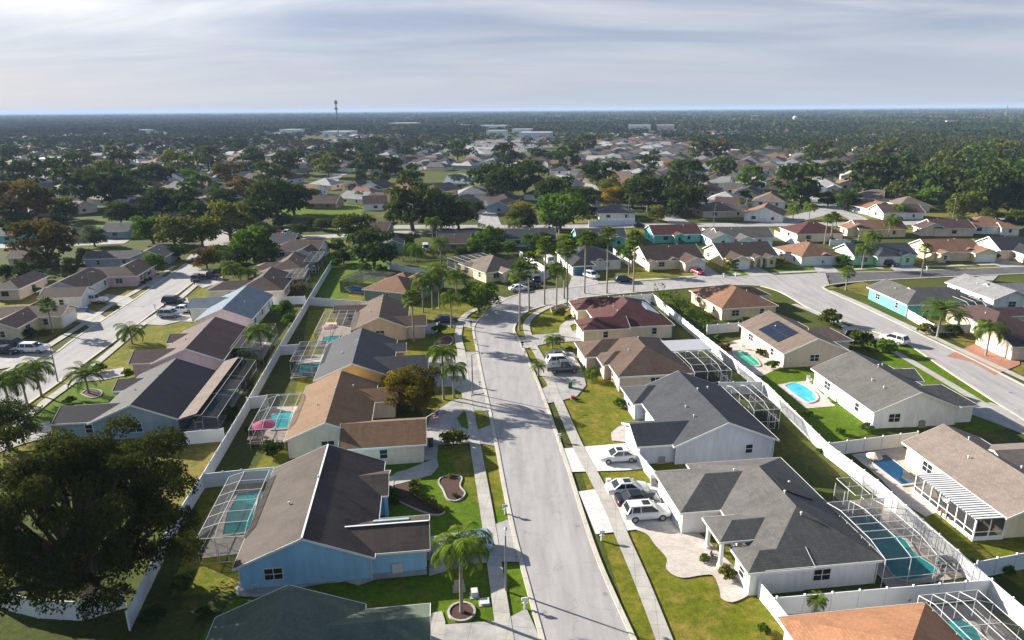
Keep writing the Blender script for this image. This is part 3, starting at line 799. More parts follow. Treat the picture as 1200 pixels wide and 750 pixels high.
def frond_mesh(kind, seed):
    k = ('frond', kind, seed)
    if k in CACHE: return CACHE[k]
    rs = random.Random(seed); m = MB(); tint = []
    def leaflet(p, d, w, l, droop):
        d = Vector(d).normalized(); s = d.cross(Vector((0, 0, 1)));
        if s.length < 1e-3: s = Vector((1, 0, 0))
        s.normalize(); q1 = p + d * l * .55; q2 = p + d * l + Vector((0, 0, -droop * l))
        m.add([p - s * w * .3, p + s * w * .3, q1 + s * w * .5, q1 - s * w * .5], [(0, 1, 2, 3)]); m.add([q1 - s * w * .5, q1 + s * w * .5, q2], [(0, 1, 2)])
        v = rs.random(); tint.extend([v, v])
    if kind in ('queen', 'date'):
        nf = 20 if kind == 'queen' else 30
        for i in range(nf):
            az = i * 2.39996 + rs.random() * .3; el = (1.25 - 1.5 * (i / nf)) if kind == 'queen' else (1.3 - 1.45 * (i / nf))
            L = (2.5 + rs.random() * .5) if kind == 'queen' else 2.3 + rs.random() * .4
            hd = Vector((math.cos(az), math.sin(az), 0)); p = Vector((0, 0, 0)); seg = 11; e = el
            sag = (.13 if kind == 'queen' else .10)
            for j in range(seg):
                d = hd * math.cos(e) + Vector((0, 0, 1)) * math.sin(e); q = p + d * L / seg
                m.bar(p, q, .05 * (1 - j / seg) + .012); tint.extend([.6] * 6)
                if j > 0:
                    side = d.cross(Vector((0, 0, 1))).normalized(); ll = (.75 if kind == 'queen' else .55) * math.sin(math.pi * (.12 + .85 * j / seg)) + .12
                    for sgn in (-1, 1):
                        for u in (0, .5):
                            leaflet(p.lerp(q, u), side * sgn + d * .55 + Vector((0, 0, -.25 if kind == 'queen' else .15)), .085, ll, .5 if kind == 'queen' else .12)
                p = q; e -= sag * (1 + j * .12)
    else:   # fan palm: stiff round leaves on short stalks
        nf = 42
        for i in range(nf):
            az = i * 2.39996 + rs.random() * .4; el = 1.45 - 2.3 * (i / nf) + rs.random() * .2
            d = Vector((math.cos(az) * math.cos(el), math.sin(az) * math.cos(el), math.sin(el))); st = .75 + rs.random() * .3
            p = d * st; m.bar((0, 0, 0), p, .035); tint.extend([.5] * 6)
            s = d.cross(Vector((0, 0, 1))); s = s.normalized() if s.length > 1e-3 else Vector((1, 0, 0)); up = s.cross(d)
            for j in range(9):
                t = (j - 4) / 4 * 1.35; leaflet(p, d * math.cos(t) + s * math.sin(t) + up * .1, .2, .72 + rs.random() * .15, .25)
    me = m.mesh('crown', LEAF['palm']); at = me.attributes.new('tint', 'FLOAT', 'FACE')
    at.data.foreach_set('value', [max(0, min(1, t)) for t in (tint + [.5] * len(me.polygons))[:len(me.polygons)]])
    CACHE[k] = me; return me
def palm(base, top, kind, label=None, look=None, scale=1.0, nick=None, lean=None, ring=False):
    """base / top: pixels of the foot and of the crown's heart; height follows from both"""
    p = P(*base); best = min((abs(proj(p.x, p.y, i / 10)[1] - top[1]), i / 10) for i in range(8, 200)); h = best[1]
    o = empty('palm_tree', (p.x, p.y, 0), 0, label, 'palm tree', None, nick)
    if not label: AUTO.append((o, look or dict(queen='feathery palm', fan='tall thin fan palm', date='stiff spreading date palm')[kind]))
    r = dict(queen=.15, fan=.17, date=.24)[kind]; r = min(r, .1 + h * .02); lx = (rnd.random() - .5) * .05 * h; ly = (rnd.random() - .5) * .05 * h
    m = MB(); k = 9
    m.tube([(lx * (i / k) ** 2, ly * (i / k) ** 2, h * i / k - .05) for i in range(k + 1)], [r * (1.5 if i == 0 else 1.12 - .35 * i / k + .03 * (i % 2)) for i in range(k + 1)], 9)
    m.build('trunk', PALMBARK, o, True)
    if kind == 'queen':
        s = MB(); s.tube([(lx, ly, h - .9 * scale), (lx, ly, h + .1)], [r * .85, r * .55], 8); s.build('crown_shaft', pm('crownshaft', (.16, .20, .06), .6, .2, 3), o)
    f = link('crown', frond_mesh(kind, rnd.randrange(3)), o); f.location = (lx, ly, h); f.rotation_euler = (0, 0, rnd.random() * 6.28); f.scale = (scale,) * 3
    if ring:
        q = MB()
        for i in range(16):
            a, b = 2 * math.pi * i / 16, 2 * math.pi * (i + 1) / 16
            q.bar((1.1 * math.cos(a), 1.1 * math.sin(a), .1), (1.1 * math.cos(b), 1.1 * math.sin(b), .1), .18, .2)
        q.build('edging_ring', CONC, o); mm = MB(); mm.prism([(1.05 * math.cos(i * math.pi / 8), 1.05 * math.sin(i * math.pi / 8)) for i in range(16)], .02, .12); mm.build('mulch', MULCH, o)
    return o
def bed(label, line, mat=None, edge=CONC, z=.07, plants=()):
    """planting bed with a raised edging"""
    w = smooth_line([P(*p) for p in line + [line[0]]], 4)[:-1]; o = w[0]
    root = empty('garden_bed', (o.x, o.y, 0), 0, label, 'garden bed'); n = len(w)
    m = MB(); m.poly([(p.x - o.x, p.y - o.y, z) for p in w]); s = m.build('soil', mat or MULCH, root)
    if s.data.polygons[0].normal.z < 0: s.data.flip_normals()
    e = MB()
    for i in range(n): a, b = w[i] - o, w[(i + 1) % n] - o; e.bar((a.x, a.y, .07), (b.x, b.y, .07), .16, .15)
    e.build('edging', edge, root); return root

# ------------------------------------------------------------------ small things
def mailbox(px, style='white', label=None, ang=7, tall=1.0):
    p = P(*px); root = empty('mailbox', (p.x, p.y, .02), rad(ang), label, 'mailbox'); root.scale = (.82,) * 3
    if not label: AUTO.append((root, {'white': 'white post mailbox', 'black': 'black mailbox on a post', 'teal': 'pale green mailbox'}[style]))
    mt = {'white': WHITE, 'black': BLACK, 'teal': pm('mailbox_green', (.35, .55, .48), .5, .1, 2)}[style]
    m = MB(); m.box(-.09, .09, -.09, .09, 0, 1.1); m.box(-.3, .3, -.05, .05, .72, .8); m.build('post', WHITE if style != 'black' else BLACK, root)
    b = MB(); n = 6; ring = [(-.14, .0), (.14, .0)] + [(.14 * math.cos(math.pi * i / n), .17 + .14 * math.sin(math.pi * i / n)) for i in range(n + 1)]
    o = len(b.v); pts = [(x, y, 1.1 + z) for x in (-.32, .32) for (y, z) in ring]; k = len(ring)
    b.add(pts, [list(range(k))[::-1], list(range(k, 2 * k))] + [[i, (i + 1) % k, k + (i + 1) % k, k + i] for i in range(k)]); b.build('box', mt, root)
    f = MB(); f.box(.05, .1, .145, .17, 1.2, 1.5); f.build('flag', RED, root); return root
def lamp_post(base, h, label, arm=1.6, dirn=0):
    p = P(*base); root = empty('street_lamp', (p.x, p.y, 0), rad(dirn), label, 'street lamp')
    m = MB(); m.tube([(0, 0, 0), (0, 0, h * .5), (0, 0, h)], [.11, .09, .06], 8); m.build('pole', pm('lamp_pole', (.20, .20, .20), .5, .2, 2), root)
    a = MB(); a.tube([(0, 0, h - .1), (arm * .5, 0, h + .2), (arm, 0, h + .22)], [.04, .035, .03], 6); a.build('arm', STEEL, root)
    l = MB(); l.blob((arm + .25, 0, h + .18), .3, 1, .5, .35, 8, 5); l.build('lamp_head', STEEL, root, True); return root
def bin_(px, label, col, ang=0):
    p = P(*px); root = empty('wheeled_bin', (p.x, p.y, .05), rad(ang), label, 'bin'); mt = pm('bin_%d' % int(col[2] * 100 + col[1] * 10), col, .5, .1, 2)
    m = MB(); m.add([(-.26, -.3, .08), (.26, -.3, .08), (.26, .3, .08), (-.26, .3, .08), (-.3, -.36, 1.0), (.3, -.36, 1.0), (.3, .36, 1.0), (-.3, .36, 1.0)], [(3, 2, 1, 0), (4, 5, 6, 7), (0, 1, 5, 4), (1, 2, 6, 5), (2, 3, 7, 6), (3, 0, 4, 7)]); m.build('body', mt, root)
    l = MB(); l.box(-.32, .32, -.4, .38, 1.004, 1.07); l.box(-.25, .25, .38, .44, .95, 1.0); l.build('lid', mt, root)
    for x in (-.28, .28): w = MB(); w.tube([(x - .03, .28, .1), (x + .03, .28, .1)], [.1, .1], 10); w.build('wheel', BLACK, root)
    return root
def ac_unit(px, label, ang=7):
    p = P(*px); root = empty('air_conditioner', (p.x, p.y, 0), rad(ang), label, 'air conditioner')
    m = MB(); m.box(-.5, .5, -.5, .5, 0, .08); m.build('slab', CONC, root)
    m = MB(); m.box(-.4, .4, -.4, .4, .09, .85)
    for i in range(8): m.box(-.42, .42, -.42, .42, .14 + i * .085, .17 + i * .085)
    m.build('cabinet', pm('ac_grey', (.28, .28, .26), .6, .15, 3), root)
    t = MB(); t.tube([(0, 0, .855), (0, 0, .9)], [.34, .3], 14); t.build('fan_guard', BLACK, root); return root
def utility_box(px, label, w=.8, d=.6, h=.8, col=(.30, .36, .25), ang=7):
    p = P(*px); root = empty('utility_box', (p.x, p.y, 0), rad(ang), label, 'utility box'); mt = pm('utility_%d' % int(col[0] * 100), col, .6, .1, 2)
    m = MB(); m.box(-w / 2, w / 2, -d / 2, d / 2, .06, h); m.box(-w / 2 - .03, w / 2 + .03, -d / 2 - .03, d / 2 + .03, h, h + .06); m.build('cabinet', mt, root)
    b = MB(); b.box(-w / 2 - .15, w / 2 + .15, -d / 2 - .15, d / 2 + .15, 0, .06); b.build('base', CONC, root); return root
# ------------------------------------------------------------------ ground, streets, walks
GROUND_R = 15000.0
m = MB(); m.poly([(-GROUND_R, -200, 0), (GROUND_R, -200, 0), (GROUND_R, GROUND_R, 0), (-GROUND_R, GROUND_R, 0)])
g = m.build('ground', GR_BASE); g['kind'] = 'structure'

# lawns (pixel outlines)
def lawn(pts, mat=GR_OLIVE): return sheet('lawn', pts, mat)
lawn([(228, 757), (283, 690), (440, 545), (480, 520), (545, 515), (603, 620), (640, 757)], GR_LUSH)
lawn([(500, 500), (430, 300), (560, 360), (556, 400), (600, 600), (560, 590)], GR_OLIVE)
lawn([(690, 580), (655, 470), (604, 410), (600, 370), (670, 340), (700, 380), (880, 560), (930, 757), (745, 757)], GR_OLIVE)
lawn([(0, 560), (0, 490), (170, 385), (240, 335), (330, 345), (150, 500), (60, 530)], GR_OLIVE)
lawn([(60, 500), (20, 492), (85, 443), (160, 462), (150, 475)], GR_LUSH)
lawn([(0, 460), (0, 430), (80, 385), (165, 345), (222, 305), (180, 296), (0, 352)], GR_DRY)
lawn([(180, 540), (265, 500), (230, 590), (170, 620)], GR_DRY)
lawn([(200, 700), (240, 560), (300, 548), (345, 470), (362, 360), (400, 320), (430, 340), (300, 690)], GR_OLIVE)
lawn([(700, 334), (900, 322), (1200, 313), (1200, 302), (920, 300), (690, 318)], GR_OLIVE)
lawn([(860, 325), (965, 319), (1000, 310), (900, 296), (850, 312)], GR_LUSH)
lawn([(970, 318), (1030, 318), (1030, 292), (985, 296)], GR_LUSH)
lawn([(950, 345), (975, 335), (1060, 360), (1120, 400), (1200, 440), (1200, 400), (1010, 330)], GR_DRY)
lawn([(1000, 385), (1060, 402), (1200, 492), (1200, 500), (1120, 510), (1010, 400)], GR_LUSH)
lawn([(870, 380), (905, 362), (1040, 470), (1057, 500), (970, 520), (880, 440)], GR_LUSH)
lawn([(1020, 600), (1060, 580), (1200, 620), (1200, 690), (1140, 655)], GR_OLIVE)
lawn([(330, 245), (420, 236), (425, 252), (330, 256)], GR_LUSH)
lawn([(400, 262), (440, 258), (440, 268), (410, 270)], GR_LUSH)
lawn([(112, 262), (190, 255), (205, 262), (116, 272)], GR_LUSH); lawn([(80, 278), (118, 274), (120, 288), (82, 290)], GR_LUSH)
lawn([(455, 320), (515, 306), (520, 318), (460, 330)], GR_LUSH); lawn([(378, 300), (460, 300), (450, 330), (370, 360)], GR_LUSH)
lawn([(376, 281), (410, 283), (405, 294), (378, 293)], GR_DRY)
lawn([(560, 152), (640, 150), (650, 154), (560, 156)], GR_DRY)
lawn([(470, 186), (520, 184), (560, 190), (470, 196)], GR_OLIVE)
lawn([(640, 264), (760, 257), (900, 259), (1200, 252), (1200, 246), (1010, 250), (640, 258)], GR_DRY)
lawn([(640, 277), (760, 273), (900, 276), (1200, 270), (1200, 266), (640, 270)], GR_OLIVE)

# streets: outlines with kerbs
MAIN_L = [(641, 760), (630, 720), (618, 676), (605, 628), (594, 577), (584, 524), (575, 480), (566, 440), (559, 403), (556, 386), (561, 376), (574, 364)]
MAIN_R = [(744, 760), (735, 740), (717, 700), (698, 655), (681, 605), (665, 553), (650, 508), (635, 465), (621, 430), (607, 399), (601, 387), (606, 375), (615, 366), (639, 358), (675, 350), (720, 345), (765, 341)]
CROSS_N = [(574, 364), (592, 352), (604, 347), (632, 341), (668, 338), (701, 334), (760, 330.5), (818, 327), (900, 323), (967, 320), (1047, 319), (1110, 316.5), (1175, 314), (1215, 312.5)]
CROSS_S = [(765, 341), (813, 337), (853, 334), (891, 335)]
RW = [(891, 335), (912, 341), (928, 349), (948, 361), (975, 373), (1010, 384), (1062, 402.5), (1112, 435), (1163, 468), (1215, 501)]
RE = [(1215, 461), (1141, 423), (1085, 396), (1052, 380), (1010, 360), (975, 344), (963, 337)]
CS2 = [(963, 337), (975, 333.5), (1022, 329), (1090, 325.5), (1150, 323), (1215, 320)]
sheet('street', MAIN_L + CROSS_N[1:6] + [(765, 341)] + list(reversed(MAIN_R[:-1])), STREETM, z=.09)
sheet('street', CROSS_N[5:9] + [(967, 320), (972, 334.5), (963, 337)] + [(1010, 360), (1052, 380), (1085, 396), (1141, 423), (1215, 461), (1215, 501)] + list(reversed(RW[:-1])) + list(reversed(CROSS_S[:-1])), STREETM, z=.094)
sheet('street', CROSS_N[9:] + list(reversed(CS2[1:])), STREETD, z=.09)
LW = [(-10, 455.5), (8, 450), (65, 415), (85, 400), (113, 381), (165, 347), (195, 326), (219, 309)]
LE = [(-10, 503), (16, 484.5), (67, 449), (92, 430), (140, 395), (175, 369), (203, 348), (243, 318)]
sheet('street', LW + list(reversed(LE)), STREETM, z=.09)
for line, sgn in ((MAIN_L, 1), (MAIN_R, -1), (CROSS_N[:9], 1), (CROSS_N[9:], 1), (CROSS_S, -1), (RW, -1), (list(reversed(RE)), 1), (CS2, -1), (LW, 1), (LE, -1)):
    ribbon('kerb', line, .42, KERBM, .085, h=.07, side=sgn * .2)
# far streets
for line, w, mt in (([(395, 266.5), (520, 266), (640, 266), (760, 264.6), (900, 263.4), (1050, 262), (1215, 257)], 8, STREETM), ([(905, 263), (950, 252), (975, 245), (960, 236), (930, 228)], 9, STREETM), ([(1009, 262), (1000, 254), (965, 243)], 7, STREETM),
                    ([(-10, 289), (60, 287), (150, 283)], 8, DRIVE), ([(320, 279), (370, 278), (410, 276), (470, 273), (560, 272)], 7, DRIVE), ([(800, 263), (785, 255), (775, 246), (760, 240)], 8, STREETM), ([(575, 265), (572, 256), (570, 246)], 8, STREETM),
                    ([(362, 230), (382, 218), (392, 207), (400, 204)], 9, STREETM), ([(640, 196), (660, 206), (690, 218), (720, 232)], 8, STREETM), ([(236, 305), (250, 290), (262, 276), (265, 262)], 9, STREETM), ([(100, 232), (70, 222), (55, 218)], 9, STREETM),
                    ([(560, 180), (545, 172), (530, 168)], 14, STREETM), ([(600, 176), (560, 173), (500, 172)], 12, STREETM)):
    ribbon('street', line, w, mt, .10 + .003 * (hash(line[0]) % 5))
# pavements
def walk(line, w=1.35): ribbon('pavement', line, w, CONC, .135)
walk([(560, 362), (548, 368), (541, 376), (538, 386), (537, 397), (541, 414), (544, 440), (546, 458), (550, 486), (554, 505), (562, 552), (571, 605), (580, 666), (590, 735), (594, 760)])
walk([(676, 351), (651, 357.5), (637, 363), (624, 371), (617, 382), (622, 400), (634, 422), (645, 448), (653, 468), (678, 525), (695, 557), (716, 598), (730, 632), (752, 683), (782, 760)])
walk([(-10, 516), (32, 489), (56, 469.5), (76, 455), (112, 427), (142, 402), (168, 380), (200, 359), (232, 332)])
walk([(-10, 446), (3, 439), (32, 423), (57, 406), (76, 394), (98, 380), (130, 358), (157, 343), (176, 331), (205, 312)])
walk([(972, 341), (1012, 358), (1052, 377), (1090, 394), (1126, 411), (1165, 429), (1215, 452)])
walk([(930, 357), (962, 370), (1021, 399), (1062, 421), (1115, 452), (1160, 479), (1215, 510)])
walk([(905, 320.5), (967, 317.5)], 1.6); walk([(1000, 316), (1035, 314.5)], 1.6); walk([(1080, 313), (1172, 310)], 1.6); walk([(700, 331.5), (815, 324.5)], 1.6); walk([(838, 323.5), (868, 321.5)], 1.6)
# driveways
def drive(pts, mat=DRIVE, curve=False): ZL[0] += .001; return sheet('driveway', pts, mat, z=.10 + ZL[0] * .1, curve=curve)
drive([(503, 676), (503, 630), (560, 622), (575, 617), (600, 608), (614, 660), (586, 659), (555, 662)])
drive([(495, 735), (590, 728), (617, 714), (636, 757), (495, 757)]); drive([(496, 752), (503, 720), (518, 717), (522, 730), (520, 752)], CONC)
drive([(495, 541), (501, 500), (504, 488), (513, 481), (528, 471), (545, 466), (567, 462.5), (572, 474), (583, 524), (560, 520), (514, 522), (512, 538)])
lawn([(543, 483), (536, 491), (541, 501), (549, 504), (546, 484)], GR_LUSH).location.z = .12
lawn([(556, 482), (571, 483), (574.5, 498), (560, 504)], GR_OLIVE).location.z = .12
drive([(440, 566), (512, 537), (514, 548), (505, 558), (448, 573)], CONC)
drive([(500, 437), (500, 420), (528, 415), (559, 412), (569, 461), (546, 465), (530, 454), (503, 455)])
drive([(488, 393), (500, 380), (522, 377), (545, 373), (558, 376), (556, 386), (538, 382), (520, 384), (508, 392)])
drive([(573, 345), (592, 349), (604, 349), (590, 354), (577, 363)]); drive([(596, 339), (610, 329), (640, 317), (648, 322), (630, 335), (611, 346)])
drive([(604, 397), (625, 393), (662, 390), (684, 386), (684, 400), (645, 402), (612, 410)]); drive([(655, 391), (656, 382), (664, 376), (680, 372), (684, 376), (668, 382), (672, 391)], CONC)
drive([(622, 427), (640, 422), (672, 413), (684, 440), (687, 452), (676, 465), (655, 471), (636, 474), (632, 458), (643, 452)])
drive([(655, 527), (685, 524), (748, 519), (757, 550), (735, 552), (668, 554)], DRIVEW); drive([(717, 517), (716, 508), (724, 501), (740, 496), (750, 503), (742, 520)], PAVER)
drive([(678, 577), (700, 573.5), (730, 570), (775, 566), (800, 616), (742, 622), (698, 627)], DRIVEW)
drive([(742, 621), (800, 615), (850, 655), (880, 690), (862, 706), (846, 703), (843, 692), (836, 676), (823, 675), (798, 678), (781, 668), (781, 655), (768, 640), (758, 627)], PAVER, True)
drive([(668, 331), (672, 319), (698, 318), (701, 333), (690, 336), (665, 338)]); drive([(806, 314), (829, 312), (848, 326), (818, 328)]); drive([(862, 313), (883, 311), (908, 323), (880, 324.5)]); drive([(950, 309), (970, 308), (984, 319), (958, 320)]); drive([(1036, 309), (1056, 307), (1084, 317), (1050, 319)]); drive([(1152, 306), (1170, 303), (1206, 312), (1175, 314)])
drive([(0, 424), (-10, 404), (62, 418), (64, 415), (80, 404), (56, 402)][:0] or [(-10, 435), (-10, 412), (40, 402), (56, 403), (66, 416), (50, 424)])
drive([(60, 367), (90, 357), (112, 366), (125, 373), (107, 385), (94, 378), (70, 378)]); drive([(110, 353), (125, 345), (150, 348), (158, 352), (146, 360)]); drive([(160, 329), (178, 321), (193, 325), (196, 328), (178, 338), (160, 331)])
drive([(177, 372), (200, 366), (222, 368), (226, 378), (212, 377), (190, 382), (166, 380)]); drive([(192, 356), (220, 349), (222, 358), (200, 364)]); drive([(224, 331), (240, 327), (260, 322), (262, 330), (238, 338)])
drive([(112, 437), (145, 431), (146, 441), (120, 446), (96, 448), (80, 452), (92, 430)]); drive([(-10, 512), (20, 505), (58, 494), (63, 512), (30, 520), (-10, 534)])
drive([(1108, 418), (1150, 400), (1195, 408), (1195, 428), (1165, 440), (1140, 425)], BRICKP)
drive([(1126, 482), (1160, 472), (1190, 484), (1215, 500), (1205, 512), (1170, 498)], DRIVE); drive([(985, 386), (1000, 382), (1022, 390), (1040, 396), (1030, 402), (1000, 394)])
drive([(1110, 330), (1150, 324), (1170, 323), (1160, 333)])

# ------------------------------------------------------------------ roofs and walls
def RM(n, c, stain=.3, warm=None): return roof_mat('shingle_' + n, c, stain, warm)
R_ = dict(green=RM('sage', (.098, .125, .092)), umber=RM('umber', (0.062, 0.047, 0.040), .45, (0.103, 0.083, 0.071)), tan=RM('tan', (0.175, 0.103, 0.056), .3), char=RM('charcoal', (0.054, 0.059, 0.069), .25), brown=RM('brown', (0.110, 0.075, 0.057), .35), dk=RM('dark_brown', (0.076, 0.051, 0.042), .3),
          taupe=RM('taupe', (0.164, 0.128, 0.105), .35), orange=RM('orange_brown', (.32, .16, .085), .2), maroon=RM('maroon', (.090, .036, .034), .2), grey=RM('grey', (0.110, 0.106, 0.101), .3), lgrey=RM('light_grey', (0.226, 0.226, 0.232), .3), pale=RM('whitish', (0.383, 0.371, 0.360), .2), black=RM('black', (0.032, 0.032, 0.038), .15),
          slate=RM('slate_blue', (0.126, 0.171, 0.222), .1), rust=RM('rust', (.215, .115, .072), .25), tabby=RM('taupe_mottled', (0.201, 0.166, 0.144), .15), plum=RM('plum_brown', (0.086, 0.052, 0.050), .25))
Wl = dict(blue=wall_mat('wall_sky_blue', (0.293, 0.573, 0.800)), cream=wall_mat('wall_cream', (.80, .66, .50)), yellow=wall_mat('wall_yellow', (0.732, 0.488, 0.171)), white=wall_mat('wall_white', (0.800, 0.800, 0.800)), grey=wall_mat('wall_pale_grey', (0.561, 0.598, 0.683)), tan=wall_mat('wall_tan', (0.610, 0.500, 0.403)),
          pink=wall_mat('wall_pink', (0.756, 0.488, 0.512)), slate=wall_mat('wall_slate', (0.293, 0.366, 0.427)), green=wall_mat('wall_sage_green', (0.183, 0.268, 0.207)), teal=wall_mat('wall_turquoise', (.13, .50, .48)), butter=wall_mat('wall_butter', (0.781, 0.659, 0.415)), mint=wall_mat('wall_mint', (0.439, 0.732, 0.512)), powder=wall_mat('wall_powder_blue', (0.512, 0.732, 0.800)), brown=wall_mat('wall_brown', (0.305, 0.207, 0.159)))
A7 = 7
h1, w1, l1 = house('house with mottled sage green roof and white eaves, nearest beside the big palm', A7, Wl['cream'], R_['green'], ((429, 707), (252, 725), -17, 'y', (0, 0)), [((429, 707.5), (504, 702), -6.4, 'x', (0, 0), (3.6, 0, 0, 0))], nick='green roofed house', gd=(1, 'E'))
h2, w2, l2 = house('sky blue house with dark umber roof capped by a white ridge line', A7, Wl['blue'], R_['umber'], ((273, 665), (439, 656), 17.3, 'y', (0, 0)), [((439, 656.3), (504, 651.5), 6.4, 'x', (0, 0), (3.6, 0, 0, 0)), ((424, 583), (455, 581), 5.2, 'x', (0, 0), (3, 0, 0, 0))],
                   nick='sky blue house', gd=(1, 'E'), door=(2, 'E', 1.2), ridgecap=(WHITE, 2), skip=((1, 'S'),))
def roof_patch(root, w, name, x0, x1, y0, y1, mat, lift=.07, grid=None):
    m = MB(); q = [(x0, y0), (x1, y0), (x1, y1), (x0, y1)]; a = [(x, y, w.top(x, y) + lift) for x, y in q]; b = [(x, y, w.top(x, y) + .01) for x, y in q]
    m.add(a + b, [(0, 1, 2, 3), (0, 4, 5, 1), (1, 5, 6, 2), (2, 6, 7, 3), (3, 7, 4, 0)]); o = m.build(name, mat, root)
    if grid:
        g_ = MB(); nx, ny = grid
        for i in range(nx + 1):
            x = x0 + (x1 - x0) * i / nx; g_.bar((x, y0, w.top(x, y0) + lift + .015), (x, y1, w.top(x, y1) + lift + .015), .05, .03)
        for j in range(ny + 1):
            y = y0 + (y1 - y0) * j / ny; g_.bar((x0, y, w.top(x0, y) + lift + .015), (x1, y, w.top(x1, y) + lift + .015), .05, .03)
        g_.build('frame', pm('panel_frame', (.05, .055, .06), .4, .1, 1), o)
    return o
SKYL = pm('skylight_acrylic', (.38, .50, .55), .2, .1, 1)
g1 = w2[1]; roof_patch(h2, g1, 'skylight', g1.x1 - 5.2, g1.x1 - 1.9, g1.qm + .9, g1.qm + 1.7, SKYL, .14)
for x in (w2[2].x1 - .3, w2[2].x1 - 2.3): m = MB(); m.box(x - .17, x + .17, w2[2].y0 + .2, w2[2].y0 + .54, 0, 2.4); m.build('porch_column', Wl['blue'], h2)
h3, w3, l3 = house('cream house with tan brown roof and long garage wing beside the paved turning loop', A7, Wl['cream'], R_['tan'], ((332, 518), (433, 510), 17, 'y', (0, 0)), [((448, 524), (500, 521), 7.4, 'x', (0, 0), (5, 0, 0, 0)), ((452, 471), (466, 470), 5, 'x', (0, 0), (4, 0, 0, 0))], nick='tan roofed house', gd=(1, 'E'), vents=3)
h4, w4, l4 = house('yellow house with two tone charcoal roof, behind the golden tree', A7, Wl['yellow'], R_['char'], ((366, 449), (461, 439), 17, 'y', (0, 0)), [((461, 437), (502, 433.5), 6.6, 'x', (0, 0), (4, 0, 0, 0)), ((458, 413), (476, 411.5), 4.2, 'x', (0, 0), (3, 0, 0, 0))], nick='yellow house', gd=(1, 'E'))
h5, w5, l5 = house('brown roofed house beside the pink lit pool cage', A7, Wl['tan'], R_['brown'], ((411, 387), (478, 383), 16, 'y', (0, 0)), [((478, 384), (500, 381), 6, 'x', (0, 0), (4, 0, 0, 0)), ((390, 368), (411, 366), 6, 'x', (0, 0), (0, 3, 0, 0))], nick='brown roofed house', gd=(1, 'E'))
h6, w6, l6 = house('sage green walled house with orange brown hipped roofs', -20, Wl['green'], R_['rust'], ((426, 338), (476, 345), 11, 'x', (1, 1)), [('R', 4, 12.5, 4, 16, 'y', (1, 1)), ('R', 0.5, 7, 8, 15.5, 'y', (1, 1))], nick='green walled house', door=(1, 'E'))
h7, w7, l7 = house('cream house with taupe hipped roof at the head of the curve', 33, Wl['butter'], R_['taupe'], ((571, 321), (616, 312), 13.5, 'y', (1, 1)), [('R', 7, 15.5, 1.5, 8.5, 'x', (0, 1)), ('R', 3.6, 7.2, -1.3, 3, 'y', (0, 0))], nick='taupe roofed house', gd=(1, 'S'), door=(2, 'S'))
# east side of the street
r1, v1, k1 = house('large white house with grey hipped roof and columned entry porch', A7, Wl['white'], R_['grey'], ((877, 672), (1037, 655), 18.3, 'y', (1, 1), (-1.6, 0, 0, 0)), [((797, 601), (845, 598), 8, 'x', (1, 0), (0, 5, 0, 0)), ('R', -.85, 5.5, 3.95, 7.9, 'x', (1, 0), None, 3.05), ('R', 0, 6, 0.03, 3.7, 'x', (1, 0))], nick='white columned house', he=2.7, sl=.43, gd=(1, 'W'), vents=4, skip=((2, 'S'), (2, 'W')), door=(0, 'W', 12.2))
def col(m, x, y, h):
    m.tube([(x, y, 0), (x, y, .35)], [.32, .32], 10); m.tube([(x, y, .3), (x, y, h - .25)], [.22, .18], 12); m.box(x - .3, x + .3, y - .3, y + .3, h - .25, h - .02)
pw = v1[2]
for yy in (pw.y0 + .5, pw.y1 - .5): m = MB(); col(m, pw.x0 + .5, yy, 2.9); m.build('column', WHITE, r1)
# the portico has no walls: cut its wall faces away
def cut_walls(root, w, keep_x=None):
    ob = [c for c in root.children if c.name.startswith('wall')][0]; bm = bmesh.new(); bm.from_mesh(ob.data)
    kill = [f for f in bm.faces if all(w.x0 - .01 <= v.co.x <= w.x1 + .01 and w.y0 - .01 <= v.co.y <= w.y1 + .01 for v in f.verts)]
    bmesh.ops.delete(bm, geom=kill, context='FACES'); bm.to_mesh(ob.data); bm.free()
cut_walls(r1, pw)
mw = v1[0]; roof_patch(r1, mw, 'slope_shade_patch', mw.qm + .5, mw.qm + 3.4, mw.y0 + 8.2, mw.y1 - 7.2, pm('painted_slope_shade', (.012, .012, .014), .6, .2, 2), .14)  # black patch on the east slope, painted in for a roof slope in shade
r2, v2, k2 = house('pale grey house with charcoal roof and white trim beside the white sedan drive', A7, Wl['grey'], R_['char'], ((791, 525), (912, 514.5), 16.5, 'y', (0, 0)), [((750, 529), (792, 524), 7.4, 'x', (0, 0), (0, 4, 0, 0)), ((742, 474), (776, 471), 6, 'x', (1, 0), (0, 3, 0, 0))], nick='pale grey house', gd=(1, 'W'), vents=4)
r3, v3, k3 = house('tan house with brown hipped roof, three cars on its drive', A7, Wl['tan'], R_['brown'], ((724, 442), (815, 437), 16.5, 'y', (1, 1)), [((685, 419), (726, 416.5), 7.5, 'x', (1, 0), (0, 4, 0, 0)), ((706, 428), (736, 426), 5.5, 'x', (1, 0), (0, 3, 0, 0))], nick='brown hipped house', gd=(1, 'W'))
r4, v4, k4 = house('cream house with maroon hipped roof and pale panel at the back', A7, Wl['cream'], R_['maroon'], ((705, 385.5), (790, 380), 17, 'y', (1, 1)), [((682, 387.5), (707, 386), 6.5, 'x', (1, 0), (0, 5, 0, 0)), ((675, 364), (700, 362), 7, 'x', (1, 0), (0, 4, 0, 0))], nick='maroon roofed house', gd=(1, 'W'), vents=4)
w_ = v4[0]; roof_patch(r4, w_, 'white_panel', w_.x1 - 3.6, w_.x1 - .9, w_.y0 + 5.5, w_.y1 - 3.2, WHITE, .06)
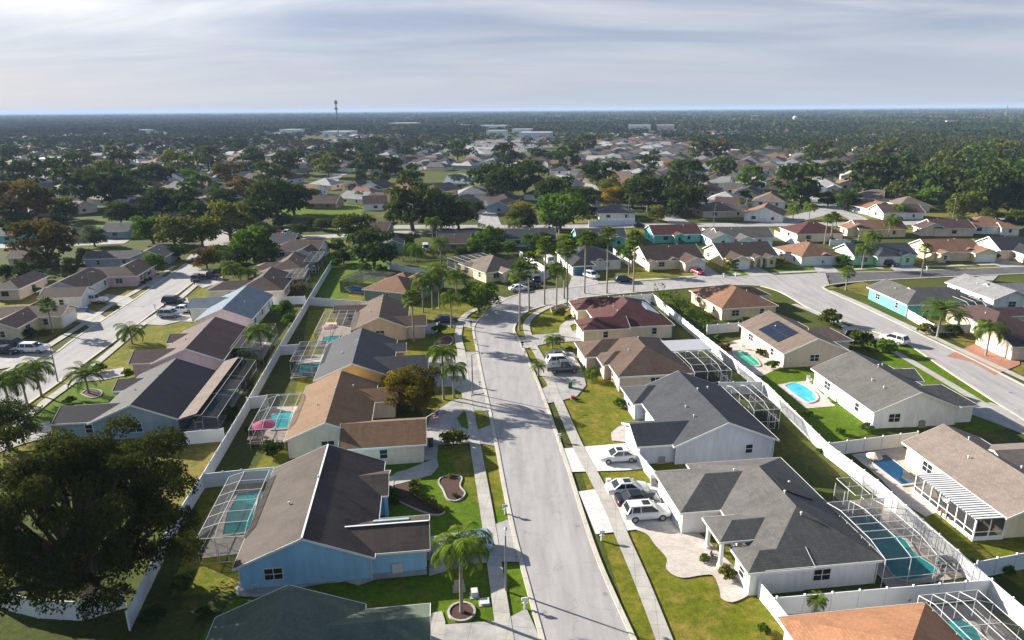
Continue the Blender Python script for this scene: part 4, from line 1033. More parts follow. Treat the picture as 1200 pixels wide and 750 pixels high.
e1, _, _ = house('butter yellow house with warm brown hipped roof behind the hedge', 10, Wl['butter'], R_['rust'], ((846, 362.6), (912, 358), 15, 'y', (1, 1)), [('R', 4, 15, 8, 14, 'x', (1, 1))], nick='butter yellow house')
e2, u2, _ = house('tan house with solar panels on its brown grey roof', 7.5, Wl['tan'], R_['taupe'], ((918, 415), (996, 411), 16, 'y', (0, 0)), [('R', 6, 15, 4.5, 11.5, 'x', (0, 1))], nick='solar panel house', gd=(1, 'E'))
w_ = u2[0]; roof_patch(e2, w_, 'solar_panel', 1.2, 4.6, 4.2, 10.8, pm('solar_cell', (.012, .016, .035), .15, .2, 1), .1, (2, 6))
e3, u3, _ = house('white house with long weathered grey gable roof above the bright blue pool', 5.2, Wl['white'], R_['grey'], ((1024, 483.6), (1128, 478.5), 15.8, 'y', (0, 0)), [((1108, 480), (1153, 478), 8, 'x', (0, 1), (3, 0, 0, 0)), ((1060, 448), (1083, 446.5), 5, 'x', (0, 0), (5, 0, 0, 0))], nick='white gable house', gd=(1, 'E'), vents=4)
e4, u4, _ = house('cream house with broad mottled taupe roof and striped white awning', 5.3, Wl['butter'], R_['tabby'], ((1181, 608), (1290, 600), 15.7, 'y', (0, 0)), [('R', 6, 20, 5, 14, 'x', (0, 0))], nick='mottled taupe roofed house', vents=3)
e5, u5, _ = house('house with plain orange brown hipped roof, nearest on the right', A7, Wl['white'], R_['orange'], ((1085, 706), (911, 723), -15, 'y', (1, 1)), nick='orange roofed house')
x1, _, _ = house('turquoise house with black and grey roof on the corner', 3, Wl['teal'], R_['grey'], ((1064, 358), (1110, 356), 14.5, 'y', (1, 0)), [('R', 4, 17, 2, 11, 'x', (0, 1))], nick='turquoise corner house')
x2, _, _ = house('white house with slate roof beside the turquoise corner house', 3, Wl['white'], R_['lgrey'], ((1166, 352), (1212, 350), 15, 'y', (0, 0)), [('R', 3, 16, 3, 11, 'x', (0, 0))], nick='white slate roofed house')
x3, _, _ = house('cream house with brown hipped roof and terracotta drive', 4, Wl['cream'], R_['plum'], ((1165, 385), (1215, 383), 13, 'y', (1, 1)), [((1188, 407), (1230, 405), 9, 'x', (0, 0), (0, 3, 0, 0)), ((1163, 372), (1185, 370), 5, 'x', (0, 0), (0, 4, 0, 0))], nick='terracotta drive house', gd=(1, 'W'))
# between the back fence and the left street
house('slate walled house with black roof beside the young palms', A7, Wl['slate'], R_['black'], ((102, 497), (209, 491), 17, 'y', (0, 0)), [((56, 500.6), (103, 497), 6.5, 'x', (0, 0), (0, 3.6, 0, 0)), ((131, 459), (152, 457), 4.5, 'x', (0, 0), (0, 3, 0, 0))], nick='slate walled house', gd=(1, 'W'))
house('pink house with plum brown roof', 8, Wl['pink'], R_['plum'], ((176, 427), (262, 422), 17.3, 'y', (0, 0)), [((147, 429.5), (178, 427.5), 7, 'x', (0, 0), (0, 4, 0, 0)), ((194, 403), (213, 401), 4.5, 'x', (0, 0), (0, 3, 0, 0))], nick='pink house', gd=(1, 'W'))
house('white house with slate blue roof and flat carport', 6, Wl['white'], R_['slate'], ((226.6, 377), (296, 374), 18, 'y', (0, 0)), [((219, 362), (250, 361), 6.5, 'x', (0, 0), (0, 5, 0, 0))], nick='slate blue roofed house', gd=(1, 'W'))
house('pale house with dark brown roof under the palms', A7, Wl['cream'], R_['dk'], ((272, 344), (333, 339), 15, 'y', (1, 0)), [((240, 342), (275, 339), 6.5, 'x', (1, 0), (0, 4, 0, 0))], nick='dark brown roofed house')
house('house with dull brown hipped roof behind two small pool cages', A7, Wl['cream'], R_['brown'], ((312, 318), (357, 315), 14, 'y', (1, 0)), [((292, 318), (316, 316), 6.5, 'x', (1, 0), (0, 4, 0, 0))], nick='dull brown hipped house')
house('low house with long brown roof along the far walk', -3, Wl['white'], R_['dk'], ((308, 297), (378, 292), 11, 'x', (1, 0)), [('R', 8, 15, -1.5, 6, 'y', (0, 0))], nick='long brown roofed house')
house('cream yellow house with brown roof and white garage door by the left street', A7, Wl['butter'], R_['plum'], ((-28, 388), (22, 384), 15, 'y', (0, 0)), [((26, 375), (77, 368), 6.8, 'x', (0, 0), (6, 0, 0, 0))], nick='cream yellow house', gd=(1, 'E'))
house('white house with dark grey gables and low hedge by the left street', A7, Wl['white'], R_['dk'], ((36, 345), (104, 337), 15, 'y', (0, 0)), [((61, 349.5), (96, 348), 7, 'x', (0, 0), (3, 0, 0, 0))], nick='dark gabled house', gd=(1, 'E'))
house('pinkish white house with dark hipped roof and minivan drive', A7, Wl['pink'], R_['dk'], ((112, 327), (163, 322), 13, 'y', (1, 0)), [((86, 326), (114, 325), 8, 'x', (0, 0), (0, 4, 0, 0))], nick='dark hipped house')
house('grey roofed house at the top of the left street', A7, Wl['slate'], R_['grey'], ((148, 304), (196, 300), 10, 'y', (0, 0)), [('R', -12, 2, 1, 9, 'x', (0, 0))], nick='grey roofed house')
# north of the cross street
n1, q1, _ = house('white house with black roof and blue garage door', 10, Wl['white'], R_['black'], ((668, 309), (727, 303), 14, 'x', (1, 1)), [((670, 312.5), (698, 310.5), 8, 'y', (1, 0), (0, 0, 0, 4)), ((698, 306), (709, 305), 4, 'y', (0, 0), (0, 0, 0, 3))], nick='blue garage house', gd=(1, 'S'))
for c in n1.children:
    if c.name.startswith('garage_door'): c.material_slots[0].link = 'OBJECT'; c.material_slots[0].material = pm('door_blue', (.05, .16, .26), .5, .1, 1)
house('cream house with brown gable roof and red car on its drive', 10, Wl['cream'], R_['dk'], ((758, 306), (827, 303), 13, 'x', (0, 0)), [((803, 308.5), (829, 306.5), 6, 'y', (0, 0), (0, 0, 0, 4)), ((783, 305), (797, 304), 3.5, 'y', (0, 0), (0, 0, 0, 3)), ((760, 307.5), (771, 307), 3, 'y', (0, 0), (0, 0, 0, 2))], nick='red car house', gd=(1, 'S'), door=(2, 'S'))
house('cream house with dark brown roof, arched entry and round yellow bush', 8, Wl['butter'], R_['dk'], ((848, 303), (911, 299), 13, 'x', (0, 0)), [((857, 306), (882, 304.5), 6.5, 'y', (0, 0), (0, 0, 0, 4)), ((884, 303), (897, 302), 4, 'y', (0, 0), (0, 0, 0, 3)), ((899, 303), (912, 302), 4, 'y', (0, 0), (0, 0, 0, 2))], nick='arched entry house', gd=(1, 'S'), door=(2, 'S'))
house('white house with orange brown hipped roof and very green lawn', 10, Wl['white'], R_['rust'], ((943, 303), (985, 298), 14, 'y', (1, 1)), [('R', 5, 13, 4, 11, 'x', (0, 1)), ('R', 5.5, 9.5, 2, 6, 'y', (0, 0))], nick='orange hipped house', gd=(0, 'S', 3.2))
house('mint green house with dark grey roof and open garage', 3, Wl['mint'], R_['char'], ((1003, 301), (1074, 298), 11, 'x', (0, 0)), [((1030, 302), (1057, 300), 6, 'y', (1, 0), (0, 0, 0, 3)), ((1057, 301), (1074, 300), 4, 'y', (0, 0), (0, 0, 0, 3))], nick='mint green house', gd=(1, 'S'))
house('butter cream house with warm brown gables and broad lawn', 0, Wl['butter'], R_['rust'], ((1095, 297), (1150, 294), 12, 'x', (0, 0)), [((1146, 298), (1169, 296), 6.5, 'y', (0, 0), (0, 0, 0, 4)), ((1128, 295), (1146, 294), 5, 'y', (0, 0), (0, 0, 0, 3)), ((1104, 298), (1116, 297), 3, 'y', (0, 0), (0, 0, 0, 3))], nick='broad lawn house', gd=(1, 'S'))
house('cream gabled house with black roof at the far right of the cross street', -5, Wl['cream'], R_['black'], ((1180, 296), (1240, 292), 13, 'x', (0, 0)), [('R', 3, 10, -2, 6, 'y', (0, 0))], nick='black gabled house')
house('turquoise gabled house with maroon roof by the far street', 6, Wl['teal'], R_['maroon'], ((766, 276), (823, 274), 11, 'x', (0, 0)), [('R', 6, 10, -1.5, 4, 'y', (0, 0))], nick='turquoise maroon house', simple=True)
house('house with dark roof and turquoise gable behind the tall fan palms', 4, Wl['teal'], R_['char'], ((676, 280), (736, 279), 11, 'x', (0, 0)), [('R', 10, 15, -2, 4, 'y', (0, 0))], nick='dark roofed turquoise gable house', simple=True)
house('powder blue house with pale fence, by the far street', 3, Wl['powder'], R_['grey'], ((846, 281), (905, 277), 11, 'x', (0, 0)), [((866, 282), (886, 281), 5, 'y', (0, 0), (0, 0, 0, 3)), ('R', -3, 5, 1, 13, 'y', (0, 0))], nick='powder blue house', simple=True)
house('cream house with dusky red hipped roof', 3, Wl['cream'], R_['maroon'], ((938, 276), (986, 272), 13, 'x', (1, 1)), nick='dusky red hipped house', simple=True)
house('pale yellow gabled house with brown roof behind the tall palms', 0, Wl['butter'], R_['rust'], ((1009, 270), (1062, 268), 11, 'x', (0, 0)), [('R', -3, 5, 3, 9, 'y', (0, 0))], nick='pale yellow gabled house', simple=True)
house('white gabled house with plum brown roof beside the tall lamp', -2, Wl['cream'], R_['plum'], ((1099, 269), (1141, 267), 11, 'x', (0, 0)), [('R', -4, 4, 2, 8, 'y', (0, 0))], nick='plum gabled house', simple=True)
house('white house with tan hipped roof and white chimney', -12, Wl['white'], R_['rust'], ((1140, 267), (1184, 264), 12, 'x', (1, 1)), [('R', 9, 15, 2, 8, 'x', (0, 1))], nick='white chimney house', simple=True)
for lab, nick, ang, wl, rf, a, b, L, rd, hp in (
    ('dark roofed house cut by the left edge under trees', 'dark left edge house', 7, 'tan', 'dk', (-18, 341), (24, 338), 13, 'y', (1, 0)), ('long low house with pinkish tan roof behind the rust tree', 'pinkish roofed house', 0, 'brown', 'taupe', (56, 276), (93, 274), 10, 'x', (0, 1)), ('house with blue grey roof beside the silvery bush', 'blue grey roofed house', 2, 'slate', 'char', (114, 272), (152, 270), 10, 'x', (0, 0)),
    ('turquoise house at the left edge under dark trees', 'turquoise edge house', 0, 'teal', 'char', (-14, 277), (26, 275), 9, 'x', (0, 0)), ('shaded grey house left of the rust tree', 'shaded grey house', 5, 'tan', 'dk', (2, 304), (30, 301), 10, 'x', (0, 0)),
    ('pale grey house with plum roof behind the olive trees', 'plum roofed house', -4, 'slate', 'plum', (420, 271), (457, 268), 10, 'x', (0, 0)), ('house with dark grey roof and white shed roof beside the dark round tree', 'white shed house', 8, 'slate', 'char', (446, 288), (474, 286), 11, 'y', (0, 0)),
    ('house with chocolate roof behind the hedge', 'chocolate roofed house', 0, 'brown', 'dk', (512, 286), (551, 285), 10, 'x', (0, 0)), ('house with charcoal roof across from the big green tree', 'charcoal roofed house', 0, 'grey', 'char', (590, 281), (652, 279), 11, 'x', (0, 0)),
    ('house with brown roof and white wall facing the green field', 'brown white wall house', -4, 'brown', 'dk', (355, 238), (394, 238), 12, 'x', (0, 0)), ('white house with brown gables beside the field', 'brown gabled white house', 12, 'white', 'dk', (425, 240), (455, 239), 14, 'x', (0, 0)),
    ('white house with dark roof at the end of the pale road', 'dark roofed white house', 0, 'white', 'char', (312, 287), (345, 285), 11, 'x', (0, 0)), ('long house with beige roof and white fence beyond the far street', 'white fence house', 0, 'white', 'grey', (702, 251), (745, 249), 14, 'x', (1, 1)),
    ('low house with long white wall and grey roof beside the pond', 'pond house', 5, 'white', 'lgrey', (537, 228), (570, 226), 14, 'x', (1, 0)), ('white and tan house with low roof left of the far street bend', 'tan low house', 5, 'tan', 'taupe', (826, 249), (878, 246), 13, 'x', (1, 1)),
    ('house with brown roof by the bend, right of the pale one', 'bend house', 0, 'white', 'brown', (1040, 251), (1080, 248), 12, 'x', (0, 0)), ('white house under a pink brown roof in front of the wood', 'wood edge house', -5, 'white', 'taupe', (1054, 241), (1092, 241), 14, 'x', (1, 1)),
    ('white walled house with grey roof alone against the dark wood', 'lone grey house', 10, 'white', 'grey', (1054, 215), (1078, 213), 16, 'x', (1, 1)), ('house with orange roof beside the blue gable, across the bend', 'orange bend house', 8, 'slate', 'rust', (1018, 245), (1052, 244), 13, 'y', (0, 0))):
    house(lab, ang, Wl[wl], R_[rf], (a, b, L, rd, hp), nick=nick, simple=True, vents=1)
# ------------------------------------------------------------------ fences
FL = [(388, 306), (362, 348), (327, 405), (283, 480), (238, 554), (202, 609), (148, 717)]
fence('long white vinyl fence running behind the back yards of the left row', FL, top=True, nick='long left back fence')
FRL = [(765, 344), (818, 387), (900, 451), (971, 520), (1029, 563), (1123, 645), (1163, 680), (1215, 724)]
fence('long white vinyl fence running behind the right row and its pool cages', FRL, top=True, nick='long right back fence')
for lab, ln, hh in (('white fence between two yards above the dark gray pool cage', [(362, 348.5), (415, 352), (468, 357)], 1.8), ('short white fence left of the yellow house cage', [(327, 405), (351, 403)], 1.8), ('short white fence at the far side of the tan house cage', [(289, 466), (312, 463)], 1.8),
                    ('white fence beside the slate walled house yard', [(182, 509), (261, 502)], 1.8), ('white fence along the far side of the sky blue house yard', [(239, 555), (283, 550.5), (322, 547)], 1.8), ('white fence beside the slate blue roofed house', [(320, 348), (357, 347)], 1.8),
                    ('white fence stepping down beside the green walled house', [(453, 307), (483, 313), (512, 317)], 1.8), ('white fence seen under the large dark oak', [(-10, 690), (40, 702), (92, 705), (143, 690)], 1.9), ('white fence wrapping behind the maroon roofed house', [(672, 356), (673, 351), (765, 344)], 1.9),
                    ('white fence right of the hedge below the butter yellow house', [(829, 381), (866, 378)], 1.8), ('white fence between bright blue pool yard and dark blue pool deck', [(972, 519), (1076, 506)], 1.8), ('white fence at the right edge below the striped awning', [(1146, 658), (1215, 645)], 1.8),
                    ('white fence between white columned house and orange roof', [(911, 700), (1040, 689), (1163, 679)], 1.8), ('short white fence at the corner of the white columned house', [(891, 682), (908, 702), (924, 723)], 1.6), ('short white fence beside the pale grey house side door', [(748, 530), (768, 553)], 1.5),
                    ('white fence behind the pale grey house cage', [(843, 448), (893, 447)], 1.8), ('low white fence round the turquoise corner house yard', [(1065, 363), (1095, 380), (1138, 380)], 1.7), ('white fence right of the blue garage house', [(719, 291), (740, 306)], 1.8),
                    ('white fence left of the blue garage house', [(609, 294), (638, 312)], 1.8), ('white fence beside the powder blue house', [(823, 267), (852, 282)], 1.8), ('white fence left of the orange hipped house', [(908, 270), (937, 284)], 1.8), ('white fence behind the mint green house', [(973, 281), (1006, 280)], 1.8),
                    ('white fence beyond the far street in front of the beige roof', [(690, 259), (744, 256)], 2.2)):
    fence(lab, ln, hh, top=True)

# ------------------------------------------------------------------ pool cages and pools
def Lfar(ang, a, far, h):
    d = P(*far, h) - P(*a, h); t = rad(ang); return -d.x * math.sin(t) + d.y * math.cos(t)
def cg(label, ang, a, b, far, h=2.7, **k): return cage(label, ang, a, b, Lfar(ang, a, far, h) if isinstance(far, tuple) else far, h, **k)
TEAL = water_mat('pool_teal', (.015, .26, .27)); TEAL2 = water_mat('pool_turquoise', (.04, .42, .45)); BRIGHT = water_mat('pool_bright_blue', (.07, .50, .68)); DEEP = water_mat('pool_deep_blue', (.010, .065, .15)); GREENP = water_mat('pool_green', (.03, .38, .24)); ROYAL = water_mat('pool_royal_blue', (.02, .14, .42))
cg('white framed pool cage on the sky blue house', 7, (230, 632), (286, 628), (266, 559), 2.7, slope='SW', nx=2, ny=6)
cg('white framed pool cage over a pink umbrella on the tan roofed house', 7, (291, 504), (337, 501), (311, 463), 2.7, slope='NSW', nx=3, ny=4, alpha=.3)
cg('flat white framed pool cage on the yellow house', 7, (340, 427), (376, 424), (349, 404), 2.6, slope='', nx=3, ny=4, alpha=.5)
cg('domed white pool cage on the brown roofed house', 7, (368, 390), (410, 389), (381, 365), 2.7, slope='NSW', nx=4, ny=4, alpha=.3)
cg('black framed pool cage beside the green walled house', -20, (398, 329), (440, 333), (434, 319), 2.8, slope='', nx=3, ny=3, frame=DARKALU, alpha=.6)
cg('white pool cage behind the taupe roofed house', -57, (524, 304), (543, 311), (566, 299), 2.9, slope='', nx=2, ny=5, alpha=.45)
cg('white pool cage on the brown hipped house', 7, (814, 436), (858, 434), (795, 412), 2.9, slope='NSE', nx=3, ny=4)
cg('white pool cage on the pale grey house', 7, (884, 481), (916, 480), (852, 452), 2.8, slope='NSE', nx=2, ny=4)
cg('big white pool cage over a teal pool on the white columned house', 7, (1038, 656), (1127, 649), (982, 588), 3.0, slope='NSE', m=2.2, nx=3, ny=6, alpha=.3)
cg('small white cage bay at the far end of the big teal pool cage', 7, (1002, 586), (1035, 582), (989, 565), 3.0, slope='', nx=2, ny=2, alpha=.45)
cg('white pool cage beside the orange roofed house, nearest on the right', 7, (1077, 698), (1148, 693), -14, 2.8, slope='NE', nx=4, ny=6)
cg('dark pool cage with shingled patio roof on the slate walled house', 7, (209, 492), (257, 486), (260, 424), 2.5, slope='WE', m=2.9, dz=.8, nx=3, ny=3, frame=pm('frame_grey', (.33, .32, .31), .6, .1, 1), alpha=.45, solid=(R_['taupe'], 0, .48))
cg('flat grey pool cage on the pink house', 8, (270, 411.5), (306, 411), (287, 384), 2.6, slope='', nx=3, ny=2, alpha=.55, frame=pm('frame_grey', (.33, .32, .31), .6, .1, 1))
cg('small white pool cage beside the dark brown roofed house', 7, (335, 328), (354, 328), (343, 317), 2.6, slope='', nx=3, ny=2)
cg('small dark pool cage over pale blue pool on the dull brown house', 7, (356, 309), (373, 308), (363, 297), 2.6, slope='', nx=2, ny=2)
cg('white pool cage on the turquoise corner house', 3, (1136, 358), (1161, 356), (1117, 348), 2.7, slope='NS', m=1.2, nx=3, ny=3)
pool('long teal pool under the big white cage', [(1000, 607), (1024, 604), (1040, 622), (1060, 634), (1072, 650), (1098, 671), (1054, 680), (1028, 647)], TEAL, [(975, 590), (1035, 583), (1128, 655), (1138, 676), (1040, 690)])
pool('teal pool under the sky blue house cage', [(279, 580), (304, 575), (292, 624), (261, 628), (266, 604)], TEAL, [(236, 655), (290, 648), (318, 575), (268, 580)])
pool('turquoise pool beside the pink umbrella', [(316, 489), (328, 484), (344, 484), (337, 503), (318, 504)], TEAL2, [(294, 522), (336, 518), (354, 476), (314, 478)])
pool('turquoise pool in the yellow house cage', [(351, 428), (376, 425), (371, 439), (345, 441)], TEAL2, [(340, 444), (376, 441), (386, 415), (350, 417)])
pool('small blue pool in the domed cage', [(379, 396), (398, 394), (394, 401), (377, 403)], TEAL2, [(368, 407), (410, 404), (412, 378), (381, 378)])
pool('royal blue pool beside the black cage', [(405, 338), (414, 335), (428, 338.5), (427, 343), (412, 343)], ROYAL)
pool('green inflatable looking pool on a pale deck', [(860, 415), (868, 411), (881, 418), (890, 428), (880, 429), (866, 422)], GREENP, [(838, 404), (872, 397), (905, 412), (916, 430), (893, 441), (862, 432)])
pool('bright blue kidney shaped pool on a white deck', [(920, 453), (930, 449.5), (944, 454), (957, 466), (947, 472), (934, 464)], BRIGHT, [(911, 451), (947, 446), (979, 476), (944, 479)], PAVER)
pool('dark blue rectangular pool on a cream deck', [(1016, 538), (1038, 534), (1080, 566), (1056, 569)], DEEP, [(998, 533), (1057, 524), (1085, 540), (1112, 556), (1090, 566), (1108, 596), (1085, 606), (1060, 591), (1030, 560)])
pool('dim teal pool in the slate walled house cage', [(255, 459), (279, 458), (266, 482), (238, 483)], TEAL, [(212, 512), (256, 506), (292, 448), (270, 444)])
pool('teal pool in the flat grey cage', [(272, 418), (304, 417), (302, 423), (274, 424)], TEAL, [(268, 425), (306, 424), (322, 396), (287, 397)])
pool('pale blue pool in the small dark cage', [(358, 311), (369, 310), (368, 316), (357, 317)], BRIGHT)
pool('teal pool at the bottom right corner', [(1106, 729), (1126, 727), (1143, 738), (1150, 752), (1124, 756)], TEAL, [(1078, 712), (1146, 708), (1200, 757), (1120, 757)])
# pond
pd = sheet('pond', [(519, 214), (524, 206), (538, 203), (556, 205), (566, 210), (572, 214), (560, 216)], water_mat('pond_water', (.02, .03, .035), .03, .02, .8), z=.05)
E_ = empty('water_landmark', P(540, 210)); E_['kind'] = 'group'; ANCH.append(('pond', E_))

# ------------------------------------------------------------------ hedges, beds, shrubs
hedge('leafy green hedge along the fence behind the butter yellow house', [(771, 347), (800, 367), (832, 391)], 2.4, 3.3, 'green')
hedge('tall dark hedge behind the cream house at the head of the curve', [(460, 306), (500, 304), (550, 303)], 2.5, 3.4, 'dark')
hedge('low hedge along the mulch bed in front of the sky blue house', [(489, 566), (484, 577), (500, 589), (520, 600)], .9, .7, 'olive')
hedge('long dark hedge by the left street, below the rust tree', [(-8, 325), (60, 324)], 2.5, 2.6, 'dark')
hedge('low dark hedge in front of the dark gabled house', [(99, 355), (118, 354)], 2.2, 1.3, 'dark')
bed('mulch bed with curved pale edging before the sky blue house', [(463, 556), (478, 552), (489, 558), (482, 572), (487, 582), (505, 590), (521, 600), (507, 604), (475, 592), (460, 580)])
bed('peanut shaped mulch bed in the bright lawn', [(516, 561), (529, 557), (541, 560), (539, 570), (545, 579), (537, 587), (525, 586), (519, 574), (514, 566)])
bed('reddish planting bed beside the dark car', [(508, 404), (520, 395), (530, 396), (529, 403), (518, 407)], pm('red_mulch', (.16, .06, .045), .95, .4, 5, .7, 8))
bed('dark planting ring under the two palms on the corner lawn', [(645, 361), (655, 357), (668, 360), (660, 366), (648, 367)])
bed('dark ring bed around the date palm', [(95, 462), (103, 457), (117, 458), (119, 463), (108, 467)])
for a in ((484, 571, 6, 'dark'), (320, 533, 13, 'dark'), (266, 492, 12, 'dark'), (534, 522, 15, 'olive'), (466, 480, 13, 'green'), (482, 479, 10, 'green'), (516, 391, 9, 'green'), (527, 560, 3.5, 'gold'), (533, 582, 4, 'olive'), (655, 372, 9, 'olive'), (1040, 351, 11, 'dark'), (929, 712, 9, 'green'), (964, 706, 7, 'green'), (1063, 701, 10, 'green'),
          (915, 313, 8, 'gold'), (1143, 304, 11, 'green'), (1155, 305, 10, 'green'), (770, 494, 6, 'olive'), (697, 313, 7, 'dark'), (895, 742, 8, 'green'), (972, 380, 14, 'oak'), (1005, 406, 15, 'oak'), (1036, 414, 13, 'green'), (1083, 391, 10, 'olive'), (1117, 393, 10, 'dark'), (935, 419, 8, 'green'), (905, 432, 8, 'green'), (932, 428, 7, 'oak'), (1016, 505, 8, 'pale'), (985, 509, 6, 'green'), (947, 487, 5, 'green'),
          (287, 425, 12, 'green'), (296, 429, 9, 'olive'), (275, 419, 9, 'green'), (290, 456, 8, 'olive'), (332, 371, 14, 'green'), (340, 380, 10, 'green'), (352, 345, 10, 'rust'), (293, 506, 6, 'dark'), (118, 437, 9, 'green'), (152, 443, 8, 'green'), (34, 395, 8, 'dark'), (53, 393, 6, 'olive'), (84, 473, 7, 'olive'), (447, 322, 9, 'green'), (428, 320, 9, 'green'), (395, 313, 8, 'green'), (550, 348, 9, 'green'), (580, 328, 8, 'dark'), (590, 327, 7, 'dark'),
          (795, 300, 7, 'green'), (790, 313, 5, 'dark'), (773, 314, 5, 'dark'), (764, 314, 5, 'dark'), (872, 384, 10, 'dark'), (843, 400, 6, 'green'), (850, 412, 8, 'rust'), (1191, 412, 9, 'rust'), (215, 690, 14, 'dark'), (178, 728, 13, 'dark'), (240, 725, 10, 'dark'), (675, 470, 3, 'dark'), (668, 411, 4, 'green'), (690, 433, 6, 'green'), (1103, 664, 6, 'green'), (1180, 672, 8, 'green'), (1150, 690, 5, 'olive'), (1010, 700, 5, 'olive'), (960, 530, 4, 'green'), (915, 470, 5, 'green'), (925, 481, 5, 'green')):
    shrub(*a)

for hroot, hws, wpos_, gds_, simple_ in HOUSES:      # foundation planting along the street fronts
    hx, hy = hroot.location.x, hroot.location.y
    if hy > 215: continue
    sds = 'S' if hy > 150 and hx > 0 else 'E' if (-32 < hx < 5 or hx < -70) else 'W' if hx < 36 else 'EW'
    for _ in range(5):
        wi = rnd.randrange(len(hws)); w = hws[wi]; sd = rnd.choice(sds)
        if (wi, sd) in gds_: continue
        t = rnd.uniform(.8, (w.x1 - w.x0 if sd in 'SN' else w.y1 - w.y0) - .8); off = rnd.uniform(.15, .5)
        lx, ly = {'S': (w.x0 + t, w.y0 - off), 'E': (w.x1 + off, w.y0 + t), 'W': (w.x0 - off, w.y0 + t)}[sd]
        if any(v.inside(lx, ly, -.3) for v in hws): continue
        q = wpos_(lx, ly); px_, py_ = proj(q.x, q.y, 0)
        if not (0 < px_ < 1200 and py_ < 745): continue
        r_ = rnd.uniform(.5, .95); k_ = rnd.choice(('green', 'dark', 'olive', 'green', 'oak'))
        o = link('shrub', shrub_proto(k_, rnd.randrange(3))); o.location = (q.x, q.y, .02); o.scale = (r_, r_, r_); o.rotation_euler = (0, 0, rnd.random() * 6)
        tag(o, None, 'shrub', look={'green': 'green foundation shrub', 'dark': 'dark foundation shrub', 'olive': 'yellow green foundation shrub', 'oak': 'dull foundation shrub'}[k_])
# ------------------------------------------------------------------ palms
palm((541, 718), (540, 640), 'queen', 'tall feathery palm in a pale ring, nearest beside the street', scale=1.12, ring=True, nick='nearest big palm')
palm((520, 468), (518, 413), 'queen', 'feathery palm by the golden tree, left of a pair', scale=1.0); palm((532, 466), (533, 431), 'queen', 'shorter feathery palm by the yellow house drive, right of a pair', scale=.95)
palm((485, 400), (482, 351), 'fan', 'stout fan palm in front of the brown roofed house', scale=1.3); palm((529, 384), (528, 349), 'queen', 'slim feathery palm beside the dark parked car')
for b_, t_ in (((507, 362), (504, 328)), ((515, 361), (514, 317)), ((535, 352), (533, 322)), ((496, 366), (494, 331))): palm(b_, t_, 'queen', look='feathery palm in the clump', scale=1.15)
for b_, t_ in (((609, 387), (607.5, 320)), ((620, 365), (618, 308)), ((638, 357.5), (635.5, 289)), ((661, 350), (659.5, 287)), ((665, 361), (664, 293)), ((685, 344), (683.5, 281)), ((711, 344), (711.5, 277)), ((742, 342), (744.5, 281)), ((737, 321), (738, 297))): palm(b_, t_, 'fan', scale=1.55)
palm((652, 364), (651, 316), 'queen', 'slim feathery palm among the tall fan palms of the curve')
for b_, t_, k_ in (((517, 309), (515, 283), 'queen'), ((507, 281), (506, 259), 'queen'), ((512, 281), (511, 262), 'queen'), ((531, 272), (530, 257), 'queen'), ((49, 465), (41, 430), 'queen'), ((32, 474), (25, 441), 'queen'), ((13, 483), (4, 448), 'queen'), ((62, 390), (56, 358), 'fan'), ((155, 403), (150, 387), 'queen'), ((308, 422), (301, 387), 'queen'),
                   ((275, 340), (276, 313), 'queen'), ((293, 340), (289, 318), 'queen'), ((264, 315), (264, 297), 'queen'), ((1155, 417), (1158, 385), 'queen'), ((1018, 307), (1019, 276), 'queen'), ((1010, 315), (1009, 291), 'queen'), ((973, 284), (972, 254), 'fan'), ((977, 281), (979, 256), 'fan'), ((966, 286), (966, 257), 'fan'),
                   ((1041, 279), (1043, 259), 'queen'), ((1045, 276), (1047, 256), 'queen'), ((956, 309), (956, 302), 'queen'), ((1080, 323), (1085, 292), 'fan'), ((929, 257), (929, 244), 'queen'), ((948, 256), (948, 241), 'queen'), ((1056, 256), (1055, 244), 'queen'), ((1051, 256), (1050, 243), 'queen'), ((991, 340), (992, 320), 'fan'), ((423, 238), (423, 227), 'queen'), ((418, 237), (417, 229), 'queen'), ((868, 252), (867, 236), 'fan'), ((603, 275), (603, 262), 'queen'), ((488, 308), (487, 292), 'queen')):
    palm(b_, t_, k_, scale=1.15)
palm((104, 461), (101, 440), 'date', 'stiff spreading date palm on the green corner lawn', scale=1.25); palm((1098, 396), (1103, 364), 'date', 'large golden date palm outside the low white fence', scale=1.6); palm((1120, 392), (1122, 371), 'date', 'dark date palm behind the low white fence')
palm((647, 408), (646, 397), 'queen', 'young feathery palm beside the three parked cars', scale=.7); palm((656, 407), (657, 397), 'queen', 'tiny palm beside the young palm', scale=.45); palm((631, 441), (630, 429), 'date', 'small bushy palm on the verge strip', scale=.65); palm((693, 446), (692, 437), 'queen', 'small palm at the brick porch', scale=.6); palm((955, 720), (964, 703), 'date', 'small spiky palm behind the orange roof', scale=.4)

